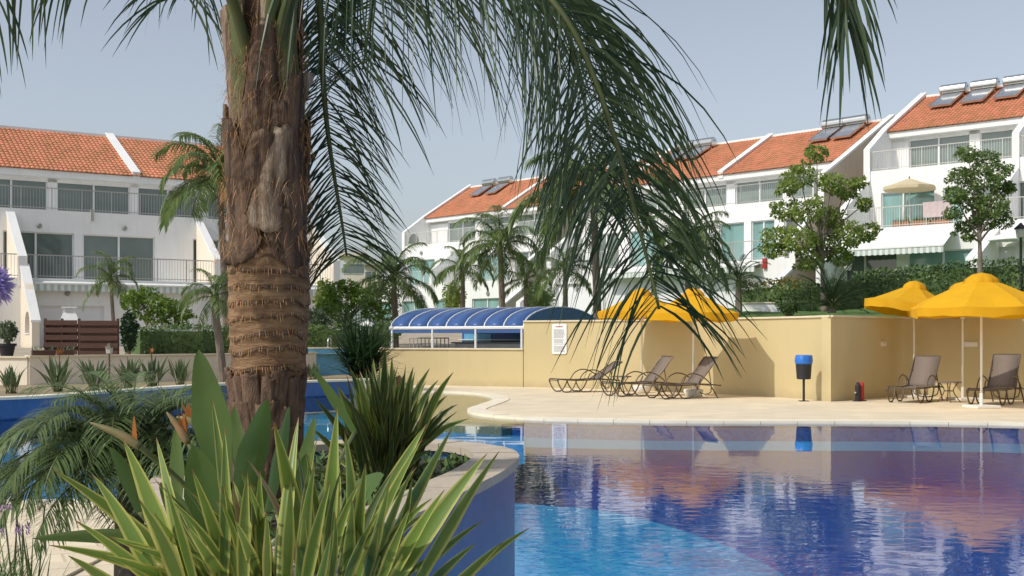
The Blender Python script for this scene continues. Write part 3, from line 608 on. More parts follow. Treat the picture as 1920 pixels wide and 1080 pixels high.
# left row
b = Bld(100, 52, 33, 2.5); s = b.s
z1 = b.Z(100, 522, 0); z2 = b.Z(0, 388.5, -s); ze = b.Z(0, 312, -2*s+.45); zr = b.Z(187, 257, b.vr)
uL, uR = b.U(-420, 0), b.U(628, 0)
w2 = wl_(b, -2*s, [(-200, -80, [-140]), (-62, 89.5, [22]), (107, 244, [177]), (259, 371, [316]), (390, 470, [430])], 327.6, 50, z2-.1)
w1 = wl_(b, -s, [(-160, -20, [-90]), (5, 139, [68]), (156, 291, [224]), (362, 462, [412]), (480, 560, [520])], 436, 100, z1)
w0 = wl_(b, 0, [(60, 195, []), (430, 560, [])], 573, 100, .9, SHUT)
terrace(b, 'terrace_building', 'white terraced building with tiled roof behind the wooden screen at left', 1.0, uL, uR, z1, z2, ze, zr, w0, w1, w2, RAILD, CREAM, u1b=b.U(575, -2*s), roof_fins=[b.U(255, -2*s+.45), b.U(500, -2*s+.45)])
for xa, xb, ya, yb in ((-20, 42, 425, 484), (335, 408, 447, 490), (565, 630, 455, 492)):     # sloping fins of the first-floor balconies
    u = b.U(xb, 0); zt = b.Z(xb, yb, 0)
    b.fin(u, [(.05, z1-.35), (.05, zt), (-s, z2-.25), (-s, z1-.35)], .3, CREAM); b.fincap(u, [(.06, zt+.002), (-s, z2-.25)], .36, .09)
    m = MB(); b.box(m, u-.18, u+.18, .05, .09, z1-.35, zt+.09); m.build('fin_edge', WHITE, b.root)
u = b.U(63, 1.8)                                                                              # garden fin with an arched opening
zt = b.Z(75, 605, 2.2); zg = 1.0
arch = [(1.75, zg+.62)]+[(1.32+.43*math.cos(a), zg+1.1+.42*math.sin(a)) for a in [math.pi*k/8 for k in range(9)]]+[(.89, zg+.62)]
for nm, pr in (('fin', [(2.2, zg-.3), (2.2, zt), (1.75, zt+.55), (1.75, zg-.3)]), ('fin', [(.89, zg-.3), (.89, zt+1.55), (0.0, zt+2.4), (0.0, zg-.3)]), ('fin', [(1.748, zg-.3), (1.748, zg+.62), (.892, zg+.62), (.892, zg-.3)]),
               ('fin', [(1.748, zg+1.1)]+[(1.748, zt+.552), (.892, zt+1.548), (.892, zg+1.1)]+[(1.32-.425*math.cos(a), zg+1.1+.42*math.sin(a)) for a in [math.pi*k/8 for k in range(1, 8)]])):
    b.fin(u, pr, .3, CREAM)
b.fincap(u, [(2.22, zt+.002), (0, zt+2.4)], .38, .1)
m = MB(); b.box(m, u-.19, u+.19, .88, 1.76, zg+.58, zg+.622); m.build('sill', WHITE, b.root)
b.awning(b.U(60, .05), b.U(620, .05), .05, b.Z(100, 527, 0), .35, .12)
for x, y in ((73, 423), (233, 428)): b.lamp(x, y, -s+.01)
b.lamp(126, 550, .01); b.lamp(575, 555, .01)
m = MB(); uu, zz = b.pt(172, 404, -s); b.box(m, uu-.06, uu+.06, -s, -s+.1, zz-.25, zz+.25); m.build('drain_spout', RAILD, b.root)
BL = b

# far middle row
b = Bld(850, 88, -48.4, 2.5); s = b.s
z1 = b.Z(811, 532, 0); z2 = b.Z(762, 462, -s); ze = b.Z(823.7, 407, -2*s+.45); zr = b.Z(910, 349, b.vr)
uL, uR = b.U(757, -s), b.U(1037, -s)
w2 = wl_(b, -2*s, [(840, 891, [866]), (903, 957, [930]), (970, 1031, [1000])], 412, 850, z2-.1, GLASS2)
w1 = wl_(b, -s, [(765, 815, [792]), (824, 870, [847]), (895, 950, [922]), (965, 1015, [990])], 487, 790, z1, None, [TEAL, GLASS, TEAL, GLASS])
w0 = wl_(b, 0, [(713, 736, []), (753, 797, [775]), (815, 871, [843]), (885, 938, [912])], 562, 840, 2.6, TEAL)
terrace(b, 'terrace_building', 'distant white terraced building with red roof above the blue vaulted canopy', 2.4, uL, uR, z1, z2, ze, zr, w0, w1, w2, RAILL, BEIGE,
        roof_fins=[b.U(945, -2*s+.45)], full_fins=[(uL, WHITE), (uR, BEIGE)])
u = b.U(808, 0); b.fin(u, [(.05, z1-.3), (.05, z1+1), (-s, z2-.5), (-s, z1-.3)], .28); u = b.U(745, 1.5)
for x, y in ((790, 474), (790, 556), (915, 550)): b.lamp(x, y, -s+.02 if y < 500 else .02, .16)
m = MB(); u = b.U(800, -2*s); pr = [(b.U(812, -2.0*s), 0)]
ve, vr = -2*s+.45, b.vr
for k, x in enumerate((922, 952)):
    heater(b, b.U(x, vr+.4), ('solar water heater at the left end of the distant roof', 'solar water heater second from the left on the distant roof')[k], ve, ze, vr, zr)
B1 = b
# arched hole seen on the terrace side wall
u, zc = uL+.145, z2+.25
m = MB(); m.profile([(-(-2*s+1.6)-.55, zc-b.zg)]+[(2*s-1.6+.5*math.cos(a), zc-b.zg+.15+.65*math.sin(a)) for a in [math.pi*k/8 for k in range(9)]][::-1]+[(2*s-1.6+.5, zc-b.zg)], u-.004, u+.008); m.build('arched_opening', GLASS, b.root)

# middle row
b = Bld(1400, 62, -47, 2.5); s = b.s
z1 = b.Z(1441, 486, 0); z2 = b.Z(1315, 389.6, -s); ze = b.Z(1359, 327, -2*s+.45); zr = b.Z(1453.7, 257, b.vr)
uL, uR = b.U(1030, 0), b.U(1582, -2*s+.45)
w2 = wl_(b, -2*s, [(1100, 1172, [1136]), (1190, 1265, [1230]), (1281, 1362, [1320]), (1378, 1467, [1422]), (1482, 1562, [1522])], 331, 1422, z2-.1, GLASS2)
w1 = wl_(b, -s, [(1110, 1160, [1135]), (1180, 1235, [1208]), (1255, 1320, [1290]), (1348, 1395, []), (1408, 1452, [1430]), (1470, 1520, [1495])], 418, 1370, z1, None, [GLASS, TEAL, GLASS, TEAL, TEAL, GLASS])
w0 = wl_(b, 0, [(1042, 1108, []), (1130, 1200, []), (1230, 1300, []), (1330, 1395, [])], 532, 1075, 2.6, SHUT)
terrace(b, 'terrace_building', 'white terraced building with red roof behind the hanging palm fronds', 2.5, uL, uR, z1, z2, ze, zr, w0, w1, w2, RAILD, BEIGE,
        roof_fins=[b.U(1352, -2*s+.45), b.U(1165, -2*s+.45)], full_fins=[(uL, WHITE), (uR, BEIGE)])
b.awning(b.U(1140, .05), b.U(1428, .05), .05, b.Z(1300, 500, 0), .6, .15)
for x, y in ((1345, 412), (1421, 497)): b.lamp(x, y, -s+.02 if y < 450 else .02, .15)
m = MB(); uu, zz = b.pt(1435, 494, .02); b.box(m, uu-.1, uu+.1, .02, .14, zz-.25, zz+.25); m.build('alarm_box', RED, b.root)
ve, vr = -2*s+.45, b.vr
for k, x in enumerate((1290, 1326, 1569, 1611)):
    heater(b, b.U(x, vr+.4), ('solar water heater on the middle roof behind the frond, left one', 'solar water heater on the middle roof behind the frond, right one', 'left solar water heater at the right end of the middle roof', 'right solar water heater at the right end of the middle roof')[k], ve, ze, vr, zr)
B2 = b

# right row
b = Bld(1700, 58, -42, 2.5); s = b.s
z1 = b.Z(1644, 427.6, 0); z2 = b.Z(1628, 322, -s); ze = b.Z(1691, 245, -2*s+.45); zr = b.Z(1767, 180, b.vr)
uL, uR = b.U(1626, -s), b.U(2250, -s)
w2 = wl_(b, -2*s, [(1703.6, 1817.7, [1758.6]), (1837, 1950, [1898]), (1975, 2080, [2030])], 250, 1759, z2-.1, GLASS2)
w1 = wl_(b, -s, [(1652, 1752, [1692]), (1768, 1805, []), (1838, 1925, [1880]), (1950, 2050, [2000])], 358, 1700, z1, None, [TEAL, TEAL, GLASS, GLASS])
w0 = wl_(b, 0, [(1563, 1681, [1620]), (1701, 1828, [1767]), (1858, 1904, [])], 472, 1700, 3.9, None, [GLASS, TEAL, SHUT])
terrace(b, 'terrace_building', 'white terraced building with red roof at the right edge', 3.9, uL, uR, z1, z2, ze, zr, w0, w1, w2, RAILL, CREAM, full_fins=[(uL, WHITE), (b.U(1905, -s), WHITE)])
b.awning(b.U(1490, 1.2), b.U(1775, 1.2), .05, z1-.15, 1.5, .95)
m = MB(); u = b.U(1836, 1.5); z = b.zg; m.profile([(-2.6, -.6), (-2.6, .9), (-.01, z1-z-.6), (-.01, -.6)], u-.14, u+.14); m.build('fin', WHITE, b.root); b.fincap(u, [(2.62, z+.9), (.01, z1-.6)], .34, .12)
uu, zz = b.pt(1895, 443, .3); m = MB(); m.lathe([(1.1, -.14), (1.15, -.1), (1.1, 0), (.25, .32), (.02, .36)], 14); 
o = m.build('folded_awning', AWN, b.root); o.location = (uu+.6, -.8, zz-z-.1); o.scale = (1.3, .7, 1)
ve, vr = -2*s+.45, b.vr
for k, x in enumerate((1792, 1850, 1912)):
    heater(b, b.U(x, vr+.4), ('left solar water heater on the right-hand roof', 'middle solar water heater on the right-hand roof', 'solar water heater cut off by the right edge of the photo')[k], ve, ze, vr, zr, plen=1.8)
B3 = b
# things on the right building's first-floor terrace
def onterr(b, u, v, z): return b.O+b.e*u+b.n*v+V((0, 0, z))
p = onterr(b, b.U(1705, -1.3), -1.3, z1); r0 = empty('terrace_parasol', p, 0, 'cream parasol open on the right building terrace', 'umbrella')
m = MB(); m.tube([(0, 0, 0), (0, 0, 2.35)], .025, 8); m.build('pole', PALE, r0)
m = MB(); m.lathe([(1.28, 1.86), (1.28, 2.0), (.6, 2.22), (.1, 2.4), (.02, 2.42)], 8); m.build('canopy', CFAB, r0)
m = MB(); m.lathe([(.28, 0), (.28, .08), (.05, .12)], 12); m.build('base', PALE, r0)
m = MB(); m.tube([(0, 0, 2.4), (0, 0, 2.52)], .03, 6); m.build('finial', BRNZ, r0)
p = onterr(b, b.U(1755, .0), .02, z1); r0 = empty('bath_towel', p, b.a, 'pale pink towel hung over the right building railing', 'towel')
m = MB()
for k in range(9):
    x0, x1 = -.65+k*.145, -.65+(k+1)*.145; m.add([(x0, .06+.02*(k % 2), 1.03), (x1, .06+.02*((k+1) % 2), 1.03), (x1, .09+.02*((k+1) % 2), .3), (x0, .09+.02*(k % 2), .32)], [(0, 1, 2, 3)])
    m.add([(x0, .06+.02*(k % 2), 1.03), (x1, .06+.02*((k+1) % 2), 1.03), (x1, .15, 1.03), (x0, .15, 1.03)], [(0, 1, 2, 3)])
    m.add([(x0, .15, 1.03), (x1, .15, 1.03), (x1, .17+.02*((k+1) % 2), .5), (x0, .17+.02*(k % 2), .5)], [(0, 1, 2, 3)])
m.build('cloth', MAT('pink_cloth', (.72, .58, .58), .95, .06, 5, transl=.2), r0).location = (0, 0, .04)
for k, x in enumerate((1690, 1728, 1765)):
    p = onterr(b, b.U(x, -.3), -.3, z1); r0 = empty('flower_box', p, b.a, ('terracotta flower box left under the cream parasol', 'terracotta flower box right under the cream parasol', 'terracotta flower box below the pink towel')[k], 'flower box', 'flower boxes on the right terrace')
    m = MB(); m.box(-.42, .42, -.11, .11, 0, .24); m.build('box', MAT('terracotta', (.4, .19, .1), .9), r0)
    m = MB(); q = random.Random(k)
    for _ in range(60): m.leaflet((q.uniform(-.4, .4), q.uniform(-.1, .1), .22), (q.uniform(-1, 1), q.uniform(-1, 1), 1.5), q.uniform(.15, .3), .06, .6, 2)
    m.build('leaves', TREED, r0)
# small buildings far off in the gap
def farhouse(x0, x1, ytop, ybot, d, label, mat):
    a, c = P(x0, ybot, d), P(x1, ytop, d); r0 = empty('distant_house', ((a.x+c.x)/2, d, 0), R(8), label, 'house'); hw = (c.x-a.x)/2
    m = MB(); m.box(-hw, hw, 0, 8, 0, c.z); m.build('wall', mat, r0); m = MB(); m.box(-hw-.5, hw+.5, -.6, 8.4, c.z, c.z+.35); m.build('roof', mat, r0)
    for k in range(3):
        m = MB(); x = -hw+hw*2*(k+.5)/3; m.box(x-.5, x+.5, -.06, .02, c.z-2.2, c.z-.9); f = m.build('window', FRAME, r0); m = MB(); m.box(x-.42, x+.42, -.09, -.062, c.z-2.1, c.z-1); m.build('pane', GLASS, f)
farhouse(644, 682, 480, 640, 150, 'distant beige flat-roofed house between the left row and the far row', CREAM)
farhouse(684, 722, 497, 640, 185, 'low distant house beside the beige one on the skyline', BEIGE)
p = B1.O+B1.e*(B1.U(724, -1))+B1.n*(-1); r0 = empty('chimney_flue', (p.x, p.y, B1.Z(724, 508, -1)), 0, 'steel flue with dark cowl at the left end of the distant building', 'chimney')
zt = B1.Z(724, 472, -1)-r0.location.z
m = MB(); m.tube([(0, 0, -4), (0, 0, zt*.5)], .2, 10); m.build('pipe', STEEL, r0); m = MB(); m.lathe([(.3, zt*.4), (.36, zt*.42), (.36, zt), (.2, zt+.1)], 12); m.build('cowl', BLACK, r0)

# ------------------------------------------------------------------ pool bar under a blue vault
ua, da = V((.905, -.426, 0)), V((.426, .905, 0)); C0 = V((-3.95, 40.0, 0)); LV, WV, ZE, RISE, GZ = 4.75, 6.5, 1.74, .70, .98
root = empty('vaulted_canopy', (C0.x, C0.y, GZ), label='blue barrel-vaulted canopy with white ribs over the pool bar', cat='canopy')
def cp(u, t, dz=0):                                   # t 0..1 across the vault
    a = math.pi*t; q = ua*u+da*(WV*(.5-.5*math.cos(a))); return V((q.x, q.y, ZE-GZ+RISE*math.sin(a)+dz))
nr = 7
for k in range(nr):
    m = MB(); u0, u1 = LV*k/nr+.03, LV*(k+1)/nr-.03; n = 16
    m.strip([cp(u0, i/n) for i in range(n+1)], [cp(u1, i/n) for i in range(n+1)]); o = m.build('vault_panel', CANOPY, root, smooth=True)
    sm_ = o.modifiers.new('thick', 'SOLIDIFY'); sm_.thickness = .012
for k in range(nr+1):
    m = MB(); m.tube([cp(LV*k/nr, i/16, .012) for i in range(17)], .024, 6); m.build('rib', FRAME, root)
m = MB(); n = 16; m.add([cp(LV+.02, i/n) for i in range(n+1)], [tuple(range(n+1))]); o = m.build('end_panel', BLUEW, root); sm_ = o.modifiers.new('thick', 'SOLIDIFY'); sm_.thickness = .02
for t in (0, 1):
    m = MB(); a, b_ = cp(-.05, t), cp(LV+.05, t); m.tube([a, b_], .055, 6); m.build('eave_beam', FRAME, root)
    m = MB(); m.add([a+V((0, 0, -.02)), b_+V((0, 0, -.02)), b_+V((0, 0, -.16)), a+V((0, 0, -.16))], [(0, 1, 2, 3)]); o = m.build('eave_fascia', CANOPY, root); sm_ = o.modifiers.new('thick', 'SOLIDIFY'); sm_.thickness = .02
    for u in (.05, 1.55, 3.1, LV-.05):
        m = MB(); q = cp(u, t); m.tube([V((q.x, q.y, 0)), V((q.x, q.y, q.z-.03))], .04, 8); m.build('post', FRAME, root)
def bar_box(name, label, cat, c, sx, sy, h, parts):
    r0 = empty(name, (C0.x+c.x, C0.y+c.y, GZ), math.atan2(ua.y, ua.x), label, cat)
    for nm, mt, bx_ in parts: m = MB(); m.box(*bx_); bevel(m.build(nm, mt, r0), .01)
    return r0
q = ua*1.2+da*5.2; bar_box('bar_cabinet', 'blue back panel of the bar under the vaulted canopy', 'cabinet', q, 1, 1, 1, [('back_panel', BLUEW, (-1.3, 2.2, 0, .1, 0, .68)), ('door', LBLUE, (-1.2, -.1, -.04, -.002, .05, .6)), ('door', BLUEW, (0, 1.1, -.04, -.002, .05, .6)), ('shelf', FRAME, (-1.3, 2.2, -.3, -.05, .36, .4))])
q = ua*3.1+da*1.6; bar_box('bar_counter', 'grey counter of the pool bar behind the low yellow wall', 'counter', q, 1, 1, 1, [('front', SHUT, (-1.6, 1.6, 0, .5, 0, .26)), ('counter_top', MAT('grey_top', (.25, .27, .30), .4), (-1.7, 1.7, -.08, .6, .262, .31))])
q = ua*.75+da*1.2; r0 = bar_box('bar_railing', 'dark metal railing at the left end of the pool bar', 'railing', q, 1, 1, 1, [('top_rail', RAILD, (-.75, .75, -.02, .02, .42, .46)), ('bottom_rail', RAILD, (-.75, .75, -.015, .015, .05, .08))])
for k in range(11): m = MB(); x = -.74+k*.148; m.box(x-.012, x+.012, -.012, .012, 0, .42); m.build('baluster', RAILD, r0)

# ------------------------------------------------------------------ deck furniture
def umbrella(px, base_y, apex_y, rad, label, tilt=(0, 0), base='round', rz=0.0, drop=.62, group='yellow umbrellas on the pool deck'):
    b = G(px, base_y); h = CZ+(HY-apex_y)*b.y/FP
    r0 = empty('yellow_umbrella', b, rz, label, 'umbrella', group)
    m = MB(); m.tube([(0, 0, .02), (0, 0, h-.12)], .024, 10); pole = m.build('pole', PALE, r0, smooth=True)
    m = MB()
    if base == 'round': m.lathe([(.15, 0), (.19, .03), (.24, .16), (.22, .19), (.05, .2)], 18); m.build('base', PALE, r0, smooth=True)
    else:
        m.box(-.27, .27, -.27, .27, 0, .06); bevel(m.build('base', PALE, r0), .012)
        m = MB(); m.tube([(0, 0, .06), (0, 0, .3)], .036, 10); m.build('base_sleeve', PALE, r0)
    c0 = bpy.data.objects.new('canopy', None)
    T = Matrix.Translation((0, 0, h-.3)) @ Matrix.Rotation(tilt[0], 4, 'X') @ Matrix.Rotation(tilt[1], 4, 'Y') @ Matrix.Translation((0, 0, -(h-.3)))
    n = 8; sub = 4; q = random.Random(int(px))
    def edge(i):                                      # rim factor and sag between ribs
        f = (i % sub)/sub; s_ = math.sin(math.pi*f); a = 2*math.pi*i/(n*sub); rr_ = math.cos(math.pi/n)/math.cos((f-.5)*2*math.pi/n)*1/math.cos(math.pi/n)*math.cos(math.pi/n)
        return a, rr_/math.cos(math.pi/n)*math.cos(math.pi/n)*(1-.012*s_), s_
    N = n*sub; prof = [(.10, -.13), (.3, -.24), (.55, -.40), (.8, -.55), (1.0, -drop)]; m = MB(); vs = []
    for f, dz in prof:
        for i in range(N):
            a, k_, s_ = edge(i); rr_ = rad*f*k_; vs.append(T @ V((rr_*math.cos(a), rr_*math.sin(a), h+dz-.018*s_*f*(1.0 if f > .25 else 0))))
    m.add(vs, [(j*N+i, j*N+(i+1) % N, (j+1)*N+(i+1) % N, (j+1)*N+i) for j in range(len(prof)-1) for i in range(N)])
    can = m.build('canopy', YFAB, r0, smooth=False)
    m = MB(); A, B = [], []
    for i in range(N+1):
        a, k_, s_ = edge(i % N); rr_ = rad*k_*1.002; z = h-drop-.018*s_; wv = .02*math.sin(i*1.3+px)
        A.append(T @ V((rr_*math.cos(a), rr_*math.sin(a), z+.004))); B.append(T @ V(((rr_-.03+wv)*math.cos(a), (rr_-.03+wv)*math.sin(a), z-.17+.025*math.cos(i*1.05)+.015*q.uniform(-1, 1))))
    m.strip(A, B); m.build('valance', YFAB, can, smooth=True)
    m = MB(); vs = []; N2 = 24; pr = [(.0, 0), (.12, -.04), (.2, -.12), (.225, -.2), (.23, -.25)]
    for f, dz in pr:
        for i in range(N2):
            a = 2*math.pi*i/N2; w_ = 1+(.10*math.cos(a*8) if f > .1 else 0); vs.append(T @ V((rad*f*w_*math.cos(a), rad*f*w_*math.sin(a), h+dz+.0+(.02*math.cos(a*8) if f > .2 else 0))))
    m.add(vs, [(j*N2+i, j*N2+(i+1) % N2, (j+1)*N2+(i+1) % N2, (j+1)*N2+i) for j in range(len(pr)-1) for i in range(N2)]); m.build('vent_cap', YFAB, r0, smooth=True)
    for k in range(n):
        a = 2*math.pi*k/n; m = MB(); m.tube([T @ V((.05*math.cos(a), .05*math.sin(a), h-.2)), T @ V((rad*.97*math.cos(a), rad*.97*math.sin(a), h-drop-.03))], .011, 5); m.build('rib', PALE, r0)
    m = MB(); m.lathe([(.05, h-.85), (.05, h-.72)], 8); m.build('hub', PALE, r0)
    for k in range(n):
        a = 2*math.pi*k/n; m = MB(); m.tube([V((.04*math.cos(a), .04*math.sin(a), h-.78)), T @ V((rad*.5*math.cos(a), rad*.5*math.sin(a), h-.42))], .009, 5); m.build('strut', PALE, r0)
    return r0
umbrella(1203, 736.5, 540, 1.16, 'yellow umbrella left of the pair above the three loungers')
umbrella(1300, 744.5, 539, 1.16, 'yellow umbrella right of the pair, casting a shadow on the curved wall', rz=.2)
umbrella(1714, 745.6, 526, 1.18, 'small tilted yellow umbrella farthest left of the right-hand group', tilt=(0, R(9)), base='slab', rz=.1)
umbrella(1805, 750, 528, 1.25, 'yellow umbrella mostly hidden behind the biggest one', base='slab', rz=.3)
umbrella(1840, 765, 511, 1.42, 'biggest nearest yellow umbrella at the right edge', base='slab', rz=.22, drop=.72)

def lounger(foot, ang, back, label, bh=.62):
    """sun lounger: local x from the foot end to the head end"""
    r0 = empty('sun_lounger', foot, ang, label, 'sun lounger', 'brown sling sun loungers')
    hw, zr_ = .31, .33; Ls, Lb = 1.16, .80
    for s_ in (-1, 1):
        y = s_*hw; m = MB()
        m.tube(crom([(.03, y, .26), (0, y, .32), (.06, y, .345), (.3, y, zr_), (.8, y, zr_-.01), (1.25, y, zr_+.01), (1.75, y, zr_-.03)], 4), .017, 7); m.build('side_rail', BRNZ, r0, smooth=True)
        m = MB(); yy = y+s_*.02; m.tube(crom([(.0, yy, .31), (.07, yy, .15), (.17, yy, .03), (.30, yy, .015), (.42, yy, .10), (.52, yy, .30)], 5), .016, 7); m.build('leg', BRNZ, r0, smooth=True)
        m = MB(); m.tube(crom([(.50, yy, .30), (.58, yy, .13), (.70, yy, .02), (.88, yy, .02), (1.0, yy, .14), (1.1, yy, .34), (1.02, yy+.0, .34)][:6]+[(1.17, yy, .48)], 5), .016, 7); m.build('leg', BRNZ, r0, smooth=True)
        m = MB(); m.tube(crom([(.60, yy, .33), (.72, yy, .50), (.92, yy, .585), (1.14, yy, .55), (1.36, yy, .42), (1.46, yy, .32)], 5), .015, 7); m.build('armrest', BRNZ, r0, smooth=True)
        m = MB(); m.tube([(1.42, yy, .33), (1.55, yy, .16), (1.64, yy, .012)], .016, 7); m.build('leg', BRNZ, r0, smooth=True)
        m = MB(); m.tube([(.24, yy, .012), (.32, yy, .01)], .022, 6); m.tube([(.74, yy, .012), (.82, yy, .01)], .022, 6); m.build('foot_pad', BLACK, r0)
    for x in (.04, .55, 1.42):
        m = MB(); m.tube([(x, -hw, zr_-.02), (x, hw, zr_-.02)], .013, 6); m.build('cross_bar', BRNZ, r0)
    m = MB(); n = 14; A = []; 
    for i in range(n+1):
        x = .04+Ls*i/n; A.append((x, zr_+.012-.035*math.sin(math.pi*i/n)))
    m.strip([(x, -hw+.015, z) for x, z in A], [(x, hw-.015, z) for x, z in A]); o = m.build('seat_sling', SLING, r0, smooth=True); o.modifiers.new('thick', 'SOLIDIFY').thickness = .008
    c, s2 = math.cos(back), math.sin(back); bp = lambda t, o_: (1.16+c*Lb*t-s2*o_, zr_+.02+s2*Lb*t+c*o_)
    for s_ in (-1, 1):
        m = MB(); m.tube([(bp(t, 0)[0], s_*(hw-.02), bp(t, 0)[1]) for t in (0, .5, 1)], .016, 7); m.build('back_rail', BRNZ, r0)
    m = MB(); m.tube([(bp(1, 0)[0], -hw+.02, bp(1, 0)[1]), (bp(1, 0)[0], hw-.02, bp(1, 0)[1])], .016, 7); m.build('back_rail', BRNZ, r0)
    m = MB(); A = [bp(i/8, -.03*math.sin(math.pi*i/8)+.006) for i in range(9)]
    m.strip([(x, -hw+.03, z) for x, z in A], [(x, hw-.03, z) for x, z in A]); o = m.build('back_sling', SLING, r0, smooth=True); o.modifiers.new('thick', 'SOLIDIFY').thickness = .008
    m = MB(); m.tube(crom([(bp(.55, 0)[0], -hw+.05, bp(.55, 0)[1]-.02), (1.5, -hw+.05, .15), (1.5, hw-.05, .15), (bp(.55, 0)[0], hw-.05, bp(.55, 0)[1]-.02)], 4), .012, 6); m.build('back_prop', BRNZ, r0)
    return r0
def nearfoot(p, ang): return p+V((-math.sin(ang), math.cos(ang), 0))*.31-V((math.cos(ang), math.sin(ang), 0))*.28
lounger(nearfoot(G(1064, 736.2), R(18)), R(18), R(33), 'leftmost sun lounger, below the white notice board')
lounger(nearfoot(G(1167.5, 744.2), R(22)), R(22), R(50), 'middle sun lounger of the three by the curved wall')
lounger(nearfoot(G(1251, 749), R(24)), R(24), R(50), 'third sun lounger from the notice board, in front of the round umbrella base')
c = (G(1670, 754)+G(1727, 756.5))/2; lounger(c-V((math.cos(R(52)), math.sin(R(52)), 0))*.25, R(52), R(55), 'sun lounger with partly sunlit back right of the waste bin')
c = (G(1814, 757)+G(1887, 761.5))/2; lounger(c-V((math.cos(R(50)), math.sin(R(50)), 0))*.25, R(50), R(62), 'sun lounger cut off by the right edge, behind the biggest umbrella pole')
def side_table(p, label, rz=.3, r=.27, h=.46):
    r0 = empty('side_table', p, rz, label, 'table', 'small dark side tables between the loungers')
    m = MB(); m.lathe([(r-.02, h-.025), (r, h-.02), (r, h), (r-.02, h+.004)], 24); m.build('table_top', SLING, r0)
    for k in range(4):
        a = math.pi/4+k*math.pi/2; m = MB(); c_, s_ = math.cos(a), math.sin(a)
        m.tube(crom([(r*.75*c_, r*.75*s_, h-.02), (r*.35*c_, r*.35*s_, h*.55), (r*.9*c_, r*.9*s_, .012)], 4), .012, 6); m.build('leg', BRNZ, r0, smooth=True)
    m = MB(); m.lathe([(r*.34, h*.53), (r*.36, h*.55), (r*.34, h*.57)], 12); m.build('ring', BRNZ, r0)
side_table(G(1164, 739.5), 'round side table between the first and middle sun loungers')
side_table(G(1779, 754.5), 'round side table beside the lounger near the umbrella poles', .6)

# waste bin on a post
p = G(1507, 752.3); r0 = empty('waste_bin', p, 0, 'dark waste bin on a post lined with a bright blue bag', 'bin')
m = MB(); m.tube([(0, 0, 0), (0, 0, .52)], .028, 10); m.build('post', BLACK, r0); m = MB(); m.box(-.1, .1, -.1, .1, 0, .015); m.build('foot_plate', BLACK, r0)
m = MB(); m.lathe([(.12, .49), (.155, .50), (.18, .86), (.17, .862)], 20); m.build('bin_body', BLACK, r0, smooth=False)
q = random.Random(5); m = MB(); m.lathe([(.184, .83), (.193, .86), (.195, .92), (.184, 1.02), (.17, 1.035), (.12, 1.0)], 28, fn=lambda a, z: 1+.035*math.sin(a*7+z*40)+.03*math.sin(a*13)); m.build('bag', BAG, r0, smooth=True)
# fire-hose fitting by the wall
p = G(1612, 752.3); r0 = empty('fire_hydrant', p, R(40), 'small dark red hydrant standing at the foot of the shaded wall', 'hydrant')
for k, x in enumerate((-.07, .07)):
    m = MB(); m.lathe([(.05, 0), (.06, .01), (.06, .34), (.045, .40), (.02, .43)], 12); o = m.build('cylinder', (BLACK, RED)[k], r0, smooth=False); o.location.x = x
m = MB(); m.tube([(-.12, .0, .2), (-.2, -.02, .2)], .02, 6); m.build('valve', STEEL, r0); m = MB(); m.box(-.15, .15, -.08, .08, -.0, .02); m.build('base_plate', BLACK, r0)
# fittings on the yellow walls
def onwall(path, px):
    best = min(range(len(path)-1), key=lambda i: abs((path[i]+path[i+1]).x/2*FP/((path[i]+path[i+1]).y/2)+CX-px)); a, b_ = path[best], path[best+1]
    rx = (px-CX)/FP; d = b_-a; t = (rx*a.y-a.x)/(d.x-rx*d.y); return a+d*t, math.atan2(d.y, d.x)
p, an = onwall(WH, 1049.5); r0 = empty('notice_board', (p.x, p.y, CZ+(HY-635.5)*p.y/FP), an, 'white notice board full of fine print on the curved yellow wall', 'sign')
hw, hh, k = .235, .43, .05
pl = [(hw-k+k*math.cos(a), hh-k+k*math.sin(a)) for a in (0, .5, 1.07, 1.57)]; full = pl+[(-x, z) for x, z in pl[::-1]]+[(-x, -z) for x, z in pl]+[(x, -z) for x, z in pl[::-1]]
m = MB(); n = len(full); m.add([V((x, -.03, z)) for x, z in full]+[V((x, -.004, z)) for x, z in full], [tuple(range(n)), tuple(range(n, 2*n))[::-1]]+[(i, n+i, n+(i+1) % n, (i+1) % n) for i in range(n)]); m.build('board', MAT('board_white', (.82, .82, .80), .5, .02), r0)
q = random.Random(11); m = MB(); z = .27
while z > -.36:
    x = -.18; xe = q.uniform(.10, .19)
    while x < xe:
        w_ = q.uniform(.012, .04); m.add([(x, -.0325, z), (min(x+w_, .19), -.0325, z), (min(x+w_, .19), -.0325, z-.013), (x, -.0325, z-.013)], [(0, 1, 2, 3)]); x += w_+.009
    z -= .026 if q.random() < .85 else .045
m.build('print', MAT('print_grey', (.22, .22, .24), .7), r0, kind='stuff')
m = MB(); m.add([(-.12, -.0325, .36), (.12, -.0325, .36), (.12, -.0325, .335), (-.12, -.0325, .335)], [(0, 1, 2, 3)]); m.build('heading', RED, r0)
for nm, px, py, path, mt, lb, sx in (('wall_box', 1655, 645, WR, YCAP, 'small beige fitting on the shaded wall behind the loungers', .10), ('wall_box', 1821, 645.5, WR, PALE, 'pale flat fitting on the right wall behind the umbrella poles', .16)):
    p, an = onwall(path, px); r0 = empty(nm, (p.x, p.y, CZ+(HY-py)*p.y/FP), an, lb, 'wall fitting'); m = MB(); m.box(-sx, sx, -.05, .01, -.06, .06); bevel(m.build('cover', mt, r0), .01); m = MB(); m.box(-sx*.8, sx*.8, -.075, -.05, -.03, .02); m.build('flap', mt, r0)

